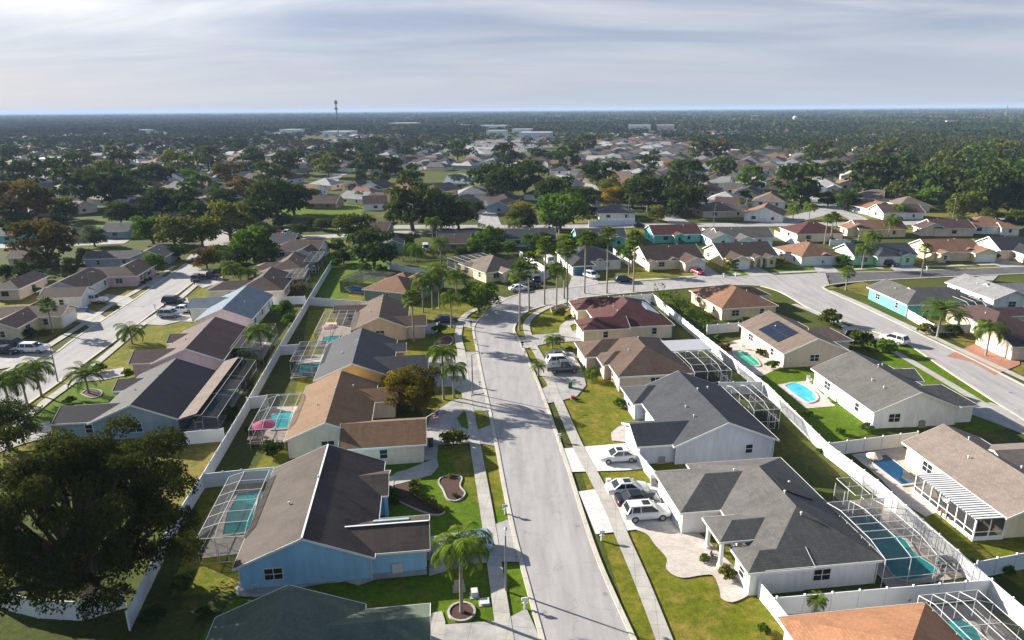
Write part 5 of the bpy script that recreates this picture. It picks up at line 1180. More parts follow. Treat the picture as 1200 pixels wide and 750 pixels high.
# ------------------------------------------------------------------ trees one can pick out
tree(86, 622, 108, 'bigoak', zs=1.22, label='huge dark spreading oak at the left', nick='huge dark oak', seed=0, big=dict(n=110000, nclump=130, shape=(1.12, 1.08, .72), leaf=.029, csize=.18, trunk=.5), name='oak_tree')
tree(4, 500, 30, 'dark', label='dark oak cut by the left edge below the young palms', seed=1, big=dict(n=14000, nclump=30, leaf=.07), name='oak_tree')
tree(482, 456, 29, 'goldrust', label='rust and gold leafed tree in front of the yellow house', nick='golden tree', seed=2, big=dict(n=14000, nclump=30, leaf=.075, csize=.34)); tree(460, 450, 13, 'gold', label='small bright yellow tree beside the rust leafed one', seed=3)
for a in ((52, 284, 28, 'rust'), (28, 238, 28, 'rust'), (109, 277, 13, 'pale'), (177, 269, 18, 'green'), (203, 272, 19, 'olive'), (235, 272, 18, 'olive'), (187, 237, 18, 'dark'), (213, 236, 20, 'dark'), (268, 260, 24, 'olive'), (296, 288, 22, 'green'), (278, 297, 15, 'green'), (312, 300, 13, 'green'), (96, 220, 25, 'dark'), (127, 222, 24, 'dark'), (152, 217, 18, 'dark'),
          (285, 222, 15, 'rust'), (266, 202, 16, 'rust'), (263, 236, 15, 'dark'), (277, 170, 18, 'dark'), (210, 192, 22, 'olive'), (243, 186, 22, 'oak'), (315, 233, 24, 'dark'), (343, 233, 20, 'dark'), (308, 274, 13, 'pale'), (416, 268, 19, 'oak'), (437, 291, 26, 'dark'), (376, 263, 8, 'oak'), (482, 241, 32, 'oak'), (509, 246, 26, 'oak'), (537, 252, 18, 'oak'), (482, 209, 15, 'dark'),
          (452, 197, 18, 'dark'), (427, 192, 14, 'dark'), (402, 180, 22, 'dark'), (384, 195, 14, 'olive'), (372, 190, 12, 'dark'), (320, 208, 18, 'oak'), (338, 189, 20, 'dark'), (442, 172, 15, 'dark'), (576, 209, 24, 'dark'), (593, 214, 21, 'dark'), (536, 176, 18, 'dark'), (592, 182, 16, 'dark'), (615, 209, 22, 'dark'), (657, 250, 25, 'green'), (650, 224, 20, 'dark'), (679, 236, 18, 'dark'),
          (707, 204, 28, 'dark'), (714, 222, 15, 'olive'), (718, 231, 12, 'gold'), (760, 227, 23, 'dark'), (742, 229, 15, 'dark'), (757, 212, 13, 'dark'), (803, 209, 27, 'dark'), (803, 236, 20, 'dark'), (790, 234, 14, 'dark'), (848, 196, 16, 'oak'), (880, 209, 15, 'green'), (762, 189, 12, 'dark'), (664, 186, 25, 'dark'), (818, 174, 30, 'oak'), (843, 174, 24, 'rust'), (628, 180, 9, 'dark'), (687, 169, 22, 'dark'),
          (933, 213, 25, 'dark'), (940, 226, 16, 'dark'), (976, 199, 14, 'dark'), (994, 236, 12, 'dark'), (971, 233, 10, 'dark'), (1033, 204, 28, 'dark'), (1015, 208, 22, 'dark'), (1035, 178, 24, 'olive'), (956, 180, 15, 'oak'), (1057, 199, 18, 'dark'), (1108, 215, 30, 'dark'), (1085, 209, 22, 'dark'), (1172, 224, 28, 'dark'), (1150, 230, 22, 'dark'), (1131, 241, 18, 'olive'), (1090, 231, 14, 'green'),
          (1143, 182, 36, 'green'), (1178, 178, 36, 'olive'), (1113, 190, 30, 'oak'), (1155, 200, 28, 'dark'), (1198, 200, 30, 'green'), (1198, 235, 14, 'gold'), (180, 309, 12, 'green'), (241, 303, 13, 'rust'), (256, 297, 11, 'oak'), (561, 349, 19, 'green'), (573, 277, 14, 'green'), (595, 290, 9, 'green'), (577, 292, 10, 'dark'), (625, 284, 11, 'green'), (640, 282, 10, 'dark'), (690, 279, 10, 'dark'), (670, 284, 9, 'dark'), (705, 285, 9, 'dark'), (610, 252, 16, 'olive'),
          (478, 282, 8, 'dark'), (482, 292, 8, 'green'), (556, 288, 9, 'green'), (396, 262, 9, 'dark'), (540, 296, 7, 'dark'), (730, 296, 8, 'dark'), (857, 310, 7, 'olive'), (795, 301, 7, 'green'), (1000, 288, 8, 'dark'), (1110, 291, 8, 'olive'), (988, 305, 7, 'green'), (1160, 256, 12, 'oak'), (1190, 256, 12, 'oak'), (1128, 262, 9, 'dark'), (20, 270, 12, 'dark'), (5, 318, 10, 'dark'), (140, 250, 14, 'dark'), (75, 245, 14, 'oak'), (350, 270, 8, 'dark'), (365, 262, 7, 'dark'),
          (60, 200, 18, 'dark'), (22, 205, 20, 'dark'), (140, 188, 20, 'oak'), (180, 205, 18, 'dark'), (230, 215, 16, 'green'), (10, 180, 20, 'dark'), (90, 190, 18, 'oak'), (295, 190, 16, 'dark'), (305, 250, 16, 'dark'), (125, 205, 18, 'oak'), (620, 260, 9, 'dark'), (770, 250, 10, 'olive'), (30, 318, 13, 'dark'), (85, 312, 11, 'oak'), (100, 300, 10, 'olive'), (12, 250, 14, 'oak'), (165, 250, 12, 'dark'), (70, 262, 10, 'dark'), (230, 250, 15, 'dark'), (330, 258, 10, 'oak'), (345, 285, 8, 'dark'), (395, 288, 9, 'green'), (402, 300, 10, 'dark'), (208, 296, 9, 'dark'),  (1075, 236, 10, 'oak')):
    tree(*a)

# ------------------------------------------------------------------ cars
CW = carpaint('paint_white', (.72, .73, .74), 0); CB = carpaint('paint_black', (.012, .012, .014), .3); CS = carpaint('paint_silver', (.42, .43, .45), .6); CG = carpaint('paint_grey', (.13, .135, .14), .5); CN = carpaint('paint_navy', (.015, .025, .055), .4); CR = carpaint('paint_red', (.48, .012, .03), .2); CL = carpaint('paint_pale_blue', (.28, .40, .46), .3)
for a in (('white sedan with sunroof beside a black car on the wide white drive', (735, 578), 7, 'sedan', CW, 'white sunroof sedan', True), ('black car between white sedan and white suv', (747, 592), 7, 'sedan', CB), ('white suv with sunroof, nearest on the wide white drive', (757, 607), 7, 'suv', CW, None, True),
          ('white sedan alone in front of the pale grey house', (724, 540), 187, 'sedan', CW, None, True), ('dark grey sedan farthest of the row at the brown hipped house', (656, 421), 7, 'sedan', CG), ('white suv between two grey cars at the brown hipped house', (657, 428), 7, 'suv', CW), ('dark silver pickup, nearest of the row at the brown hipped house', (660, 436), 7, 'pickup', CG),
          ('pale blue suv half hidden under the nearest big palm', (549, 645), 187, 'suv', CL), ('dark car parked beside the reddish planting bed', (523, 378), 7, 'sedan', CN), ('white car at the drive end near the street curve', (608, 341), 20, 'sedan', CW), ('black suv behind the white car on the curve drive', (627, 330), 100, 'suv', CB), ('black car right of the white car on the curve drive', (621, 337), 25, 'sedan', CB),
          ('white van beside the white fence by the taupe roofed house', (643, 309), 100, 'van', CW), ('white suv parked askew before the blue garage door', (693, 326), -55, 'suv', CW), ('navy suv parked along the cross street kerb', (731, 331), 10, 'suv', CN), ('bright red car on its drive', (817, 321), -70, 'sedan', CR), ('navy suv before the open mint green garage', (1041, 312), -50, 'suv', CN),
          ('black suv on the drive behind the solar panel house', (1001, 397), 0, 'suv', CB), ('white suv parked on the right street', (1047, 402), 120, 'suv', CW), ('silver minivan on the drive by the left street', (163, 329), 180, 'van', CS), ('white suv beside two dark cars at the left edge', (40, 413), 0, 'suv', CW), ('black suv behind the white suv at the left edge', (17, 408), 0, 'suv', CB), ('black sedan, farthest left beside the white suv', (8, 415), 0, 'sedan', CB),
          ('white pickup under the dark gabled house wall', (111, 355), 180, 'pickup', CW), ('navy suv on the verge of the left street', (204, 356), 0, 'suv', CN), ('silver suv on the slate blue roofed house drive', (200, 372), 0, 'suv', CS), ('white sedan half under the flat carport', (216, 366), 0, 'sedan', CW), ('dark suv at the kerb near the top of the left street', (231, 329), 100, 'suv', CG), ('black pickup under the palms near the left street', (247, 327), 0, 'pickup', CB),
          ('red car by the far house beside the pale walk', (328, 275), 90, 'sedan', CR), ('white car beside the far red car', (337, 275), 90, 'suv', CW), ('white camper van behind the tall dark hedge', (499, 294), 100, 'van', CW), ('pale car on the road bend before the blue gable', (1011, 243), 10, 'suv', CW), ('white car in front of the dusky red hipped house', (1192, 303), 10, 'suv', CS),
          ('black car by the far street under the bend', (748, 266), 10, 'sedan', CB), ('dark car on the far road in the distance', (367, 221), 60, 'sedan', CB)):
    car(*a)

# ------------------------------------------------------------------ street and yard furniture
for p_, s_ in (((552, 383), 'black'), ((612, 408), 'black'), ((615, 419), 'white'), ((557, 404), 'white'), ((562, 455), 'white'), ((571, 490), 'white'), ((655, 518), 'white'), ((705, 634), 'white'), ((592, 603), 'teal'), ((615, 714), 'white'), ((848, 325.5), 'white'), ((862, 324.5), 'white'), ((1086, 317), 'white'), ((182, 363), 'white'), ((228, 334), 'black')): mailbox(p_, s_)
lamp_post((593, 693), 5.6, 'plain thin lamp post on the verge near the big palm', .5, 90); lamp_post((554, 462), 6.2, 'thin lamp post on the verge by the yellow house drive', 1.2, 0); lamp_post((68, 448), 6.2, 'dark lamp post on the left street beside the young palms', 1.2, 180); lamp_post((1079, 325), 7, 'bent lamp post on the cross street near the broad lawn', 1.6, 60); lamp_post((1113, 273), 11, 'very tall lamp pole beside the plum gabled house', .6, 90)
lamp_post((835, 281), 11, 'tall dark pole beside the powder blue house', .4, 0); lamp_post((736, 259), 7, 'lamp post on the far street', 1.2, -90); lamp_post((108, 350), 6, 'pale lamp post on the left street by the dark gabled house', 1.2, 0); lamp_post((592, 290), 8, 'pale lamp post rising behind the taupe roofed house', 1.2, 0)
ac_unit((423, 676), 'grey air conditioner against the sky blue wall'); ac_unit((774, 541), 'small air conditioner against the pale grey wall'); ac_unit((1078, 499), 'dark air conditioner by the white gable wall, right one', 5); ac_unit((1058, 499), 'dark air conditioner by the white gable wall, left one', 5); ac_unit((437, 549), 'air conditioner in the dark alcove of the tan roofed house')
ac_unit((969, 682), 'air conditioner on the slab beside the white columned house')
utility_box((466, 671), 'pair of pale meter cabinets on the sky blue wall', .9, .5, 1.1, (.6, .6, .58)); utility_box((538, 690), 'tan utility cabinet behind the big palm trunk', .8, .7, .6, (.42, .33, .24)); utility_box((556, 698), 'white utility box on the lawn right of the big palm', .5, .6, .5, (.6, .6, .56)); utility_box((568, 706), 'low cream ground box beside the pavement', .7, .7, .12, (.6, .52, .36))
utility_box((671, 467), 'small red box on the lawn before the brown hipped house', .5, .4, .35, (.4, .05, .04)); utility_box((713, 568), 'pair of small white boxes on the verge by the wide white drive', .5, .3, .7, (.7, .7, .68))
bin_((291, 687), 'black wheeled bin beside the sky blue house wall', (.02, .02, .025), 7); bin_((440, 553), 'dark green wheeled bin by the tan roofed house alcove', (.02, .05, .03)); bin_((765, 569), 'grey bin beside the white columned garage', (.3, .3, .3)); bin_((80, 368), 'dark bin beside the white garage door', (.02, .02, .03)); bin_((102, 366), 'blue bin on the cream yellow house drive', (.04, .10, .35)); bin_((211, 357), 'black bin beside the navy suv', (.022, .02, .03))
def umbrella(px, label, c1, c2, r=1.5, h=2.4):
    p = P(*px); root = empty('patio_umbrella', (p.x, p.y, .1), 0, label, 'umbrella'); n = 12
    for q, col in ((0, c1), (1, c2)):
        m = MB()
        for i in range(q, n, 2):
            a, b = 2 * math.pi * i / n, 2 * math.pi * (i + 1) / n
            A, B = (r * math.cos(a), r * math.sin(a), h - .45), (r * math.cos(b), r * math.sin(b), h - .45); m.poly([(0, 0, h), A, B]); m.poly([A, (A[0], A[1], h - .6), (B[0], B[1], h - .6), B])
        m.build('canopy', pm('canopy_%d_%d' % (int(col[0] * 100), int(col[2] * 100)), col, .8, .1, 2), root)
    m = MB(); m.tube([(0, 0, 0), (0, 0, h)], [.03, .03], 6); m.build('pole', STEEL, root); m = MB(); m.tube([(0, 0, 0), (0, 0, .1)], [.3, .25], 10); m.build('base', STEEL, root)
umbrella((311, 513), 'hot pink patio umbrella in the tan roofed house cage', (.55, .05, .19), (.5, .04, .16), 1.45, 2.2); umbrella((1112, 606), 'white and grey striped patio umbrella beside the awning', (.75, .75, .75), (.2, .2, .22), .95); umbrella((1022, 550), 'cream patio umbrella at the dark blue pool', (.62, .52, .42), (.55, .46, .38), .85, 2.1); umbrella((388, 395), 'faded pink umbrella inside the domed cage', (.62, .30, .32), (.66, .36, .36), 1.5)
def table(px, label, col, ang=7):
    p = P(*px); root = empty('garden_table', (p.x, p.y, .1), rad(ang), label, 'table'); mt = pm('wood_%d' % int(col[0] * 100), col, .7, .2, 3)
    m = MB()
    for i in range(5): m.box(-.9, .9, -.45 + i * .18, -.29 + i * .18, .7, .745)
    m.build('tabletop', mt, root)
    for x in (-.75, .75):
        for y in (-.35, .35): m = MB(); m.box(x - .04, x + .04, y - .04, y + .04, 0, .7); m.build('leg', mt, root)
    for y in (-.85, .85): m = MB(); m.box(-.9, .9, y - .15, y + .15, .4, .44); m.bar((-.7, y, .4), (-.7, y, 0), .06); m.bar((.7, y, .4), (.7, y, 0), .06); m.build('bench', mt, root)
table((1113, 607), 'wooden picnic table under the striped umbrella', (.24, .12, .06)); 
def chair(px, label, col, ang=0):
    p = P(*px); root = empty('garden_chair', (p.x, p.y, .12), rad(ang), label, 'chair'); mt = pm('chair_%d' % int(col[0] * 100), col, .6, .1, 3)
    m = MB(); m.box(-.3, .3, -.3, .3, .38, .43); m.build('seat', mt, root); m = MB()
    for i in range(5): m.bar((-.24 + i * .12, .3, .42), (-.24 + i * .12, .48, 1.0), .09, .03)
    m.build('backrest', mt, root)
    for x in (-.27, .27):
        m = MB(); m.box(x - .05, x + .05, -.3, .3, .6, .63); m.build('armrest', mt, root)
        for y in (-.26, .26): m = MB(); m.box(x - .03, x + .03, y - .03, y + .03, 0, .6); m.build('leg', mt, root)
chair((299, 689), 'white garden chair on the slab by the sky blue wall, left one', (.7, .7, .7), 20); chair((313, 686), 'white garden chair on the slab by the sky blue wall, right one', (.7, .7, .7), -70); chair((1070, 546), 'cream chair left of another on the dark blue pool deck', (.6, .55, .45), 60); chair((1079, 550), 'cream chair right of another on the dark blue pool deck', (.6, .55, .45), 70)
sheet('path', [(278, 700), (276, 690), (283, 683), (430, 671), (440, 674), (500, 668), (500, 675), (440, 681), (420, 688), (400, 682), (330, 695), (300, 702)], CONC, z=.17)
for p_, lab in (((1185, 461), 'round iron manhole cover in the right street'), ((600, 520), 'round iron manhole cover in the middle of the main street')):
    q = P(*p_); mh = empty('manhole_cover', (q.x, q.y, .095), 0, lab, 'manhole cover'); m = MB(); m.prism([(.38 * math.cos(i * math.pi / 9), .38 * math.sin(i * math.pi / 9)) for i in range(18)], 0, .02); m.build('lid', STEEL, mh)
    m = MB()
    for i in range(18): a, b = i * math.pi / 9, (i + 1) * math.pi / 9; m.bar((.43 * math.cos(a), .43 * math.sin(a), .008), (.43 * math.cos(b), .43 * math.sin(b), .008), .09, .02)
    m.build('rim', CONC, mh)
table((300, 520), 'brown garden table beside the hot pink umbrella', (.18, .12, .09)); table((1108, 665), 'grey garden table inside the big white cage', (.3, .3, .3), 5)
chair((870, 409), 'white chair on the deck of the green pool', (.72, .72, .72), 100); chair((965, 470), 'white chair at the bright blue pool', (.71, .71, .71), -60); chair((948, 449), 'white chair at the far side of the bright blue pool', (.73, .73, .73), 0); chair((838, 660), 'dark chair under the white columned porch', (.1, .1, .1), 60); chair((845, 650), 'second dark chair deeper under the white columned porch', (.11, .1, .1), 80)
bin_((505, 524), 'brown bin at the end of the tan roofed garage', (.10, .05, .03)); bin_((505, 656), 'grey bin beside the sky blue garage', (.22, .22, .22)); bin_((668, 455), 'green bin by the brown hipped house drive', (.03, .12, .06)); bin_((505, 436), 'black bin beside the yellow house garage', (.02, .021, .02))
# flag leaning from the garage eave of the tan roofed house
p = P(509, 505); fl = empty('house_flag', (p.x, p.y, 1.4), rad(20), 'striped flag leaning from the tan roofed house garage', 'flag')
m = MB(); m.bar((-1.2, 0, .6), (.6, 0, 1.5), .04); m.build('pole', WHITE, fl)
for nm, col, rows in (('stripes', (.5, .04, .06), (0, 2, 4, 6)), ('cloth', (.72, .71, .70), (1, 3, 5))):
    m = MB()
    for r in rows: m.box(-.1 if r > 3 else -.1, .6, -.012, .012, 1.15 - r * .15, 1.3 - r * .15)
    m.build(nm, pm('flag_' + nm, col, .8, .1, 3), fl)
m = MB(); m.box(.22, .61, -.016, .016, .72, 1.31); m.build('canton', pm('flag_blue', (.03, .05, .22), .8, .1, 3), fl)
# striped aluminium awning and sun room of the mottled taupe house
h_ = 2.5; a0 = P(1181, 607, 2.4); th = rad(5.3); aw = empty('patio_awning', (a0.x, a0.y, 0), th, 'white striped aluminium awning over a screened room', 'awning')
m = MB(); L_ = 8.6
for i in range(22): m.box(-3.3, .1, i * L_ / 22, (i + .5) * L_ / 22, 2.46, 2.53)
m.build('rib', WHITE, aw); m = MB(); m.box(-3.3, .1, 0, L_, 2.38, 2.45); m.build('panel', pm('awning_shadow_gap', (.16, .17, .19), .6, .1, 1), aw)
m = MB()
for i in range(8): m.bar((-3.15, i * L_ / 7, 0), (-3.15, i * L_ / 7, 2.38), .12)
for x in (-3.15, -1.6, -.1): m.bar((x, .06, 0), (x, .06, 2.38), .1)
for z_ in (.45, 1.0): m.bar((-3.15, 0, z_), (-3.15, L_, z_), .08); m.bar((-3.15, .06, z_), (0, .06, z_), .08)
m.build('frame', WHITE, aw); m = MB(); m.poly([(-3.15, 0, .5), (-3.15, L_, .5), (-3.15, L_, 2.36), (-3.15, 0, 2.36)]); m.poly([(-3.1, .06, .5), (0, .06, .5), (0, .06, 2.36), (-3.1, .06, 2.36)]); m.build('screen', screen_mat('insect_screen_75', .75), aw)
m = MB(); m.box(-3.19, -3.12, .08, L_, .02, .44); m.box(-3.1, 0, .03, .09, .02, .44); m.build('knee_wall', WHITE, aw)
# flat aluminium patio roof behind the brown hipped house
q0 = P(800, 411, 2.7); pr = empty('patio_roof', (q0.x, q0.y, 0), rad(7), 'flat pale grey patio roof behind the brown hipped house', 'patio roof')
m = MB(); m.box(-2, 5.0, 0, 5.2, 2.62, 2.72); m.build('panel', pm('alu_sheet', (.40, .41, .44), .5, .1, 1), pr); m = MB()
for x in (-1.8, 4.8):
    for y in (.2, 5): m.bar((x, y, 0), (x, y, 2.62), .1)
m.build('post', WHITE, pr)
for p_, lab in (((969, 335), 'dark red road sign on a post at the right street corner'), ((1118, 328), 'dark red road sign on a post by the white slate roofed house')):
    q = P(*p_); s = empty('road_sign', (q.x, q.y, 0), rad(40), lab, 'road sign'); m = MB(); m.bar((0, 0, 0), (0, 0, 2.6), .07); m.build('post', STEEL, s)
    m = MB(); m.prism([(.4 * math.cos(math.pi / 8 + i * math.pi / 4), .4 * math.sin(math.pi / 8 + i * math.pi / 4)) for i in range(8)], .045, .065); o = m.build('sign_plate', RED, s); o.location = (0, 0, 2.25); o.rotation_euler = (rad(90), 0, 0)
# ------------------------------------------------------------------ the suburb farther out
bpy.context.view_layer.update()
OCC = [(o.location.x, o.location.y, 15) for o in bpy.data.objects if o.get('category') == 'house']
for px, py, r in ((545, 210, 55), (375, 216, 16), (390, 206, 18), (430, 247, 14), (360, 250, 14), (400, 247, 18), (640, 270, 6), (650, 200, 12), (690, 217, 10), (665, 208, 10), (785, 256, 10), (772, 246, 10), (575, 256, 8), (960, 250, 12), (1000, 254, 8), (965, 240, 10), (940, 230, 10), (250, 290, 10), (263, 272, 10), (1120, 252, 20), (1170, 248, 20), (600, 180, 60), (420, 165, 60), (395, 158, 60), (540, 173, 45), (600, 170, 48), (565, 176, 40), (630, 168, 30), (405, 165, 70)):
    p = P(px, py); OCC.append((p.x, p.y, r))
TP = [(x, y, r) for x, y, r in TREES]
def free(x, y, r, lst): return all((x - a) ** 2 + (y - b) ** 2 > (r + c) ** 2 for a, b, c in lst)
def inpoly(px, py, poly):
    c = False; j = len(poly) - 1
    for i in range(len(poly)):
        (xi, yi), (xj, yj) = poly[i], poly[j]
        if (yi > py) != (yj > py) and px < (xj - xi) * (py - yi) / (yj - yi) + xi: c = not c
        j = i
    return c
DENSE = [(690, 166), (760, 160), (830, 172), (1000, 190), (1060, 235), (1010, 262), (800, 262), (700, 256), (620, 235), (640, 195)]
CENTRE = [(300, 190), (560, 180), (640, 190), (640, 262), (300, 262)]
def house_p(px, py):
    if inpoly(px, py, DENSE): return .86
    if inpoly(px, py, CENTRE): return .88 if py > 186 else .45
    if px < 300 and py > 186: return .72
    if px < 300 and py > 172: return .38
    if px > 1060: return .02
    if py > 172: return .3
    return .05
HW = [('white', 9), ('cream', 4), ('tan', 2), ('butter', 2), ('slate', 1), ('powder', 1), ('pink', 1), ('grey', 2)]; HR = [('dk', 3), ('brown', 3), ('taupe', 5), ('grey', 4), ('lgrey', 5), ('pale', 5), ('plum', 2), ('rust', 3), ('tan', 2), ('char', 2), ('maroon', 1)]
def pick(l): 
    t = rnd.random() * sum(w for _, w in l)
    for n, w in l:
        t -= w
        if t <= 0: return n
    return l[0][0]
WN = dict(white='white', cream='cream', tan='tan', butter='pale yellow', slate='slate blue', powder='powder blue', pink='pink', grey='pale grey'); RN = dict(dk='dark brown', brown='brown', taupe='taupe', grey='grey', lgrey='light grey', pale='whitish', plum='plum brown', rust='rust orange', tan='tan', char='charcoal', maroon='maroon')
cand = []
for gi in range(-60, 61):
    for gj in range(0, 60):
        a = rad(-24); u = gi * 17.5 + (gj % 2) * 5; v = gj * 21 + (5 if gj % 2 else 0)
        x = u * math.cos(a) - v * math.sin(a) - 120; y = u * math.sin(a) + v * math.cos(a) + 120
        x += rnd.uniform(-2, 2); y += rnd.uniform(-2, 2)
        if y < 200 or y > 1000: continue
        px, py = proj(x, y, 2)
        if not (-20 < px < 1220) or py > 252: continue
        if rnd.random() > house_p(px, py): continue
        if free(x, y, 7, OCC) and free(x, y, 3.5, TP): cand.append((y, x)); OCC.append((x, y, 8))
cand.sort(); NH = 215
for _ in range(2600):
    y = 1000 + 1900 * rnd.random() ** 1.3; x = rnd.uniform(-.78, .78) * y
    if noise.noise(Vector((x / 260, y / 420, 3.1))) > .17 and free(x, y, 7, OCC[-400:]): cand.append((y, x)); OCC.append((x, y, 8))
roofs_far = MB(); FARMB = []
for i, (y, x) in enumerate(cand):
    wn, rn = pick(HW), pick(HR); w = rnd.uniform(11, 15); l = rnd.uniform(11, 16); ang = rnd.choice((-24, 66)) + rnd.uniform(-6, 6); hp = rnd.choice(((0, 0), (1, 1), (1, 0)))
    if i < NH:
        rd = rnd.choice('xy')
        house(None, ang, Wl[wn], R_[rn], ('R', -w / 2, w / 2, -l / 2, l / 2, rd, hp, (x, y)), [('R', -w / 2 - 3.5, 1, -l / 2 + 1, -l / 2 + 7, 'x', (0, 0))] if rnd.random() < .6 else [], wins=i < 120, vents=0, fascia=i < 110, simple=True, group='houses of the farther streets',
              look='small %s house with %s roof' % (WN[wn], RN[rn]))
    else: FARMB.append((x, y, ang, w, l, wn, rn))
# roofs beyond those read as one mass
from collections import defaultdict
acc = defaultdict(MB)
for x, y, ang, w, l, wn, rn in FARMB:
    c, s = math.cos(rad(ang)), math.sin(rad(ang))
    def T(a, b, z): return (x + a * c - b * s, y + a * s + b * c, z)
    acc['w' + wn].add([T(a, b, z) for z in (0, 2.6) for a, b in ((-w / 2, -l / 2), (w / 2, -l / 2), (w / 2, l / 2), (-w / 2, l / 2))], [(0, 1, 5, 4), (1, 2, 6, 5), (2, 3, 7, 6), (3, 0, 4, 7)])
    e = .5; acc['r' + rn].add([T(-w / 2 - e, -l / 2 - e, 2.55), T(w / 2 + e, -l / 2 - e, 2.55), T(w / 2 + e, l / 2 + e, 2.55), T(-w / 2 - e, l / 2 + e, 2.55), T(0, -l / 2 + 4, 5), T(0, l / 2 - 4, 5)], [(0, 1, 4), (1, 2, 5, 4), (2, 3, 5), (3, 0, 4, 5)], [[(0, 0), (9, 0), (4, 5)], [(0, 0), (9, 0), (9, 5), (0, 5)], [(0, 0), (9, 0), (4, 5)], [(0, 0), (9, 0), (9, 5), (0, 5)]])
if acc:
    allm = MB(); mats = []; idx = []
    for k, mb in acc.items():
        mats.append(Wl[k[1:]] if k[0] == 'w' else R_[k[1:]]); allm.add(mb.v, mb.f, [u or [(0, 0)] * len(f) for u, f in zip(mb.uv, mb.f)]); idx += [len(mats) - 1] * len(mb.f)
    o = allm.build('distant_rooftops', None); [o.data.materials.append(mm) for mm in mats]; o.data.polygons.foreach_set('material_index', idx)
    o['kind'] = 'stuff'; tag(o, 'distant house roofs scattered among the far trees', 'rooftops')

# pale commercial sheds far off: x0, x1, base y, height in pixels
WHS = (('white', 401, 452, 142, 4, 'long white commercial roof far beyond the fields'), ('white', 378, 409, 161, 7, 'white commercial block with dark arches left of the parking'), ('white', 328, 351, 158, 2.5, 'low white shed roof left of the arched block'), ('white', 535, 552, 153, 4, 'white shed above the far car park, left of a row'), ('white', 560, 592, 154, 3.5, 'long white shed above the far car park'), ('grey', 610, 645, 163, 5, 'pale shed beside the far dark cypress'), ('white', 676, 690, 136, 4.5, 'bright white block far along the horizon'),
       ('white', 694, 722, 137, 2.5, 'low white roofs far along the horizon'), ('white', 736, 762, 154, 3, 'white roof in the distant wood'), ('pink', 770, 790, 154, 3, 'pinkish roof in the distant wood'), ('pink', 882, 896, 139, 3, 'pinkish block near the horizon'), ('pink', 1109, 1120, 148, 5, 'white and pink block standing over the right wood'), ('white', 17, 55, 194, 5, 'white metal roof among the left trees'), ('white', 160, 173, 158, 4, 'bluish white block among the left trees'), ('tan', 108, 148, 137, 2.5, 'long reddish roof near the left horizon'),
       ('white', 505, 530, 134, 1.8, 'thin white roof near the horizon'), ('white', 585, 606, 133, 1.8, 'thin white roof right of another near the horizon'), ('white', 745, 770, 136, 2, 'pale low roof near the horizon'), ('white', 1040, 1070, 131, 2, 'pale low building near the right horizon'), ('white', 570, 592, 160, 3, 'pale shop roof behind the far car park, left one'), ('white', 600, 622, 158, 3, 'pale shop roof behind the far car park, right one'), ('white', 640, 660, 139, 2, 'small pale roof left of the bright white block'), ('grey', 240, 270, 140, 2, 'grey low roof in the left far wood'), ('white', 60, 85, 143, 2, 'pale low roof in the far left wood'), ('white', 820, 845, 141, 2, 'pale roof in the wood left of the pinkish block'), ('white', 985, 1010, 137, 2, 'pale roof right of the water tower'), ('grey', 455, 490, 150, 2.5, 'long grey roof left of the far sheds'))
for wn, a, b, y, hp, lab in WHS:
    A, B = P(a, y), P(b, y); W = (B - A).length; dep = A.y; H = 11 if y < 156 else 9 if y < 175 else 5; D = min(W * .8, 60)
    root = empty('warehouse', A, math.atan2(B.y - A.y, B.x - A.x), lab, 'warehouse'); m = MB(); m.box(0, W, 0, D, 0, H - .4); m.build('wall', Wl[wn], root)
    r = MB(); r.box(-.5, W + .5, -.5, D + .5, H - .39, H); r.build('roof', pm('membrane_roof', (.5, .52, .55), .7, .1, .05), root)
    d = MB(); n = max(2, int(W / 14))
    for i in range(n): d.box(W * (i + .25) / n, W * (i + .7) / n, -.3, -.02, 0, H * .55)
    d.build('door', pm('shed_door', (.30, .31, .33), .6, .1, 1), root); OCC.append((A.x + W / 2, A.y + D / 2, max(W, D) * .6)); OCC.append((A.x + W / 2, A.y - 50, max(W / 2, 40)))
# the far car parks: pale paving and rows of cars too small to show their parts
sheet('car_park', [(505, 170), (560, 164), (640, 162), (648, 172), (600, 180), (528, 182)], street_mat('car_park_asphalt', (.22, .21, .215), (.16, .155, .16)), z=.06); sheet('car_park', [(374, 163), (434, 162), (436, 170), (372, 171)], MATS['car_park_asphalt'], z=.06)
bm0 = car_meshes('sedan'); m = MB(); cm = MB()
for i in range(44):
    px = 512 + (i % 15) * 8.6 + rnd.uniform(-2, 2); py = 168 + (i // 15) * 4 + rnd.uniform(-.4, .4); q = P(px, py)
    o = link('parked_car', bm0['body']); o.location = (q.x, q.y, .1); o.scale = (1.15, 1.15, 1.4); o.rotation_euler = (0, 0, rnd.choice((.1, 1.6)) + rnd.uniform(-.1, .1))
    o.material_slots[0].link = 'OBJECT'; o.material_slots[0].material = rnd.choice((CW, CW, CS, CB, CG, CR, CN)); tag(o, 'tiny distant car among the rows of the far car park', 'car', 'cars in the far car park')
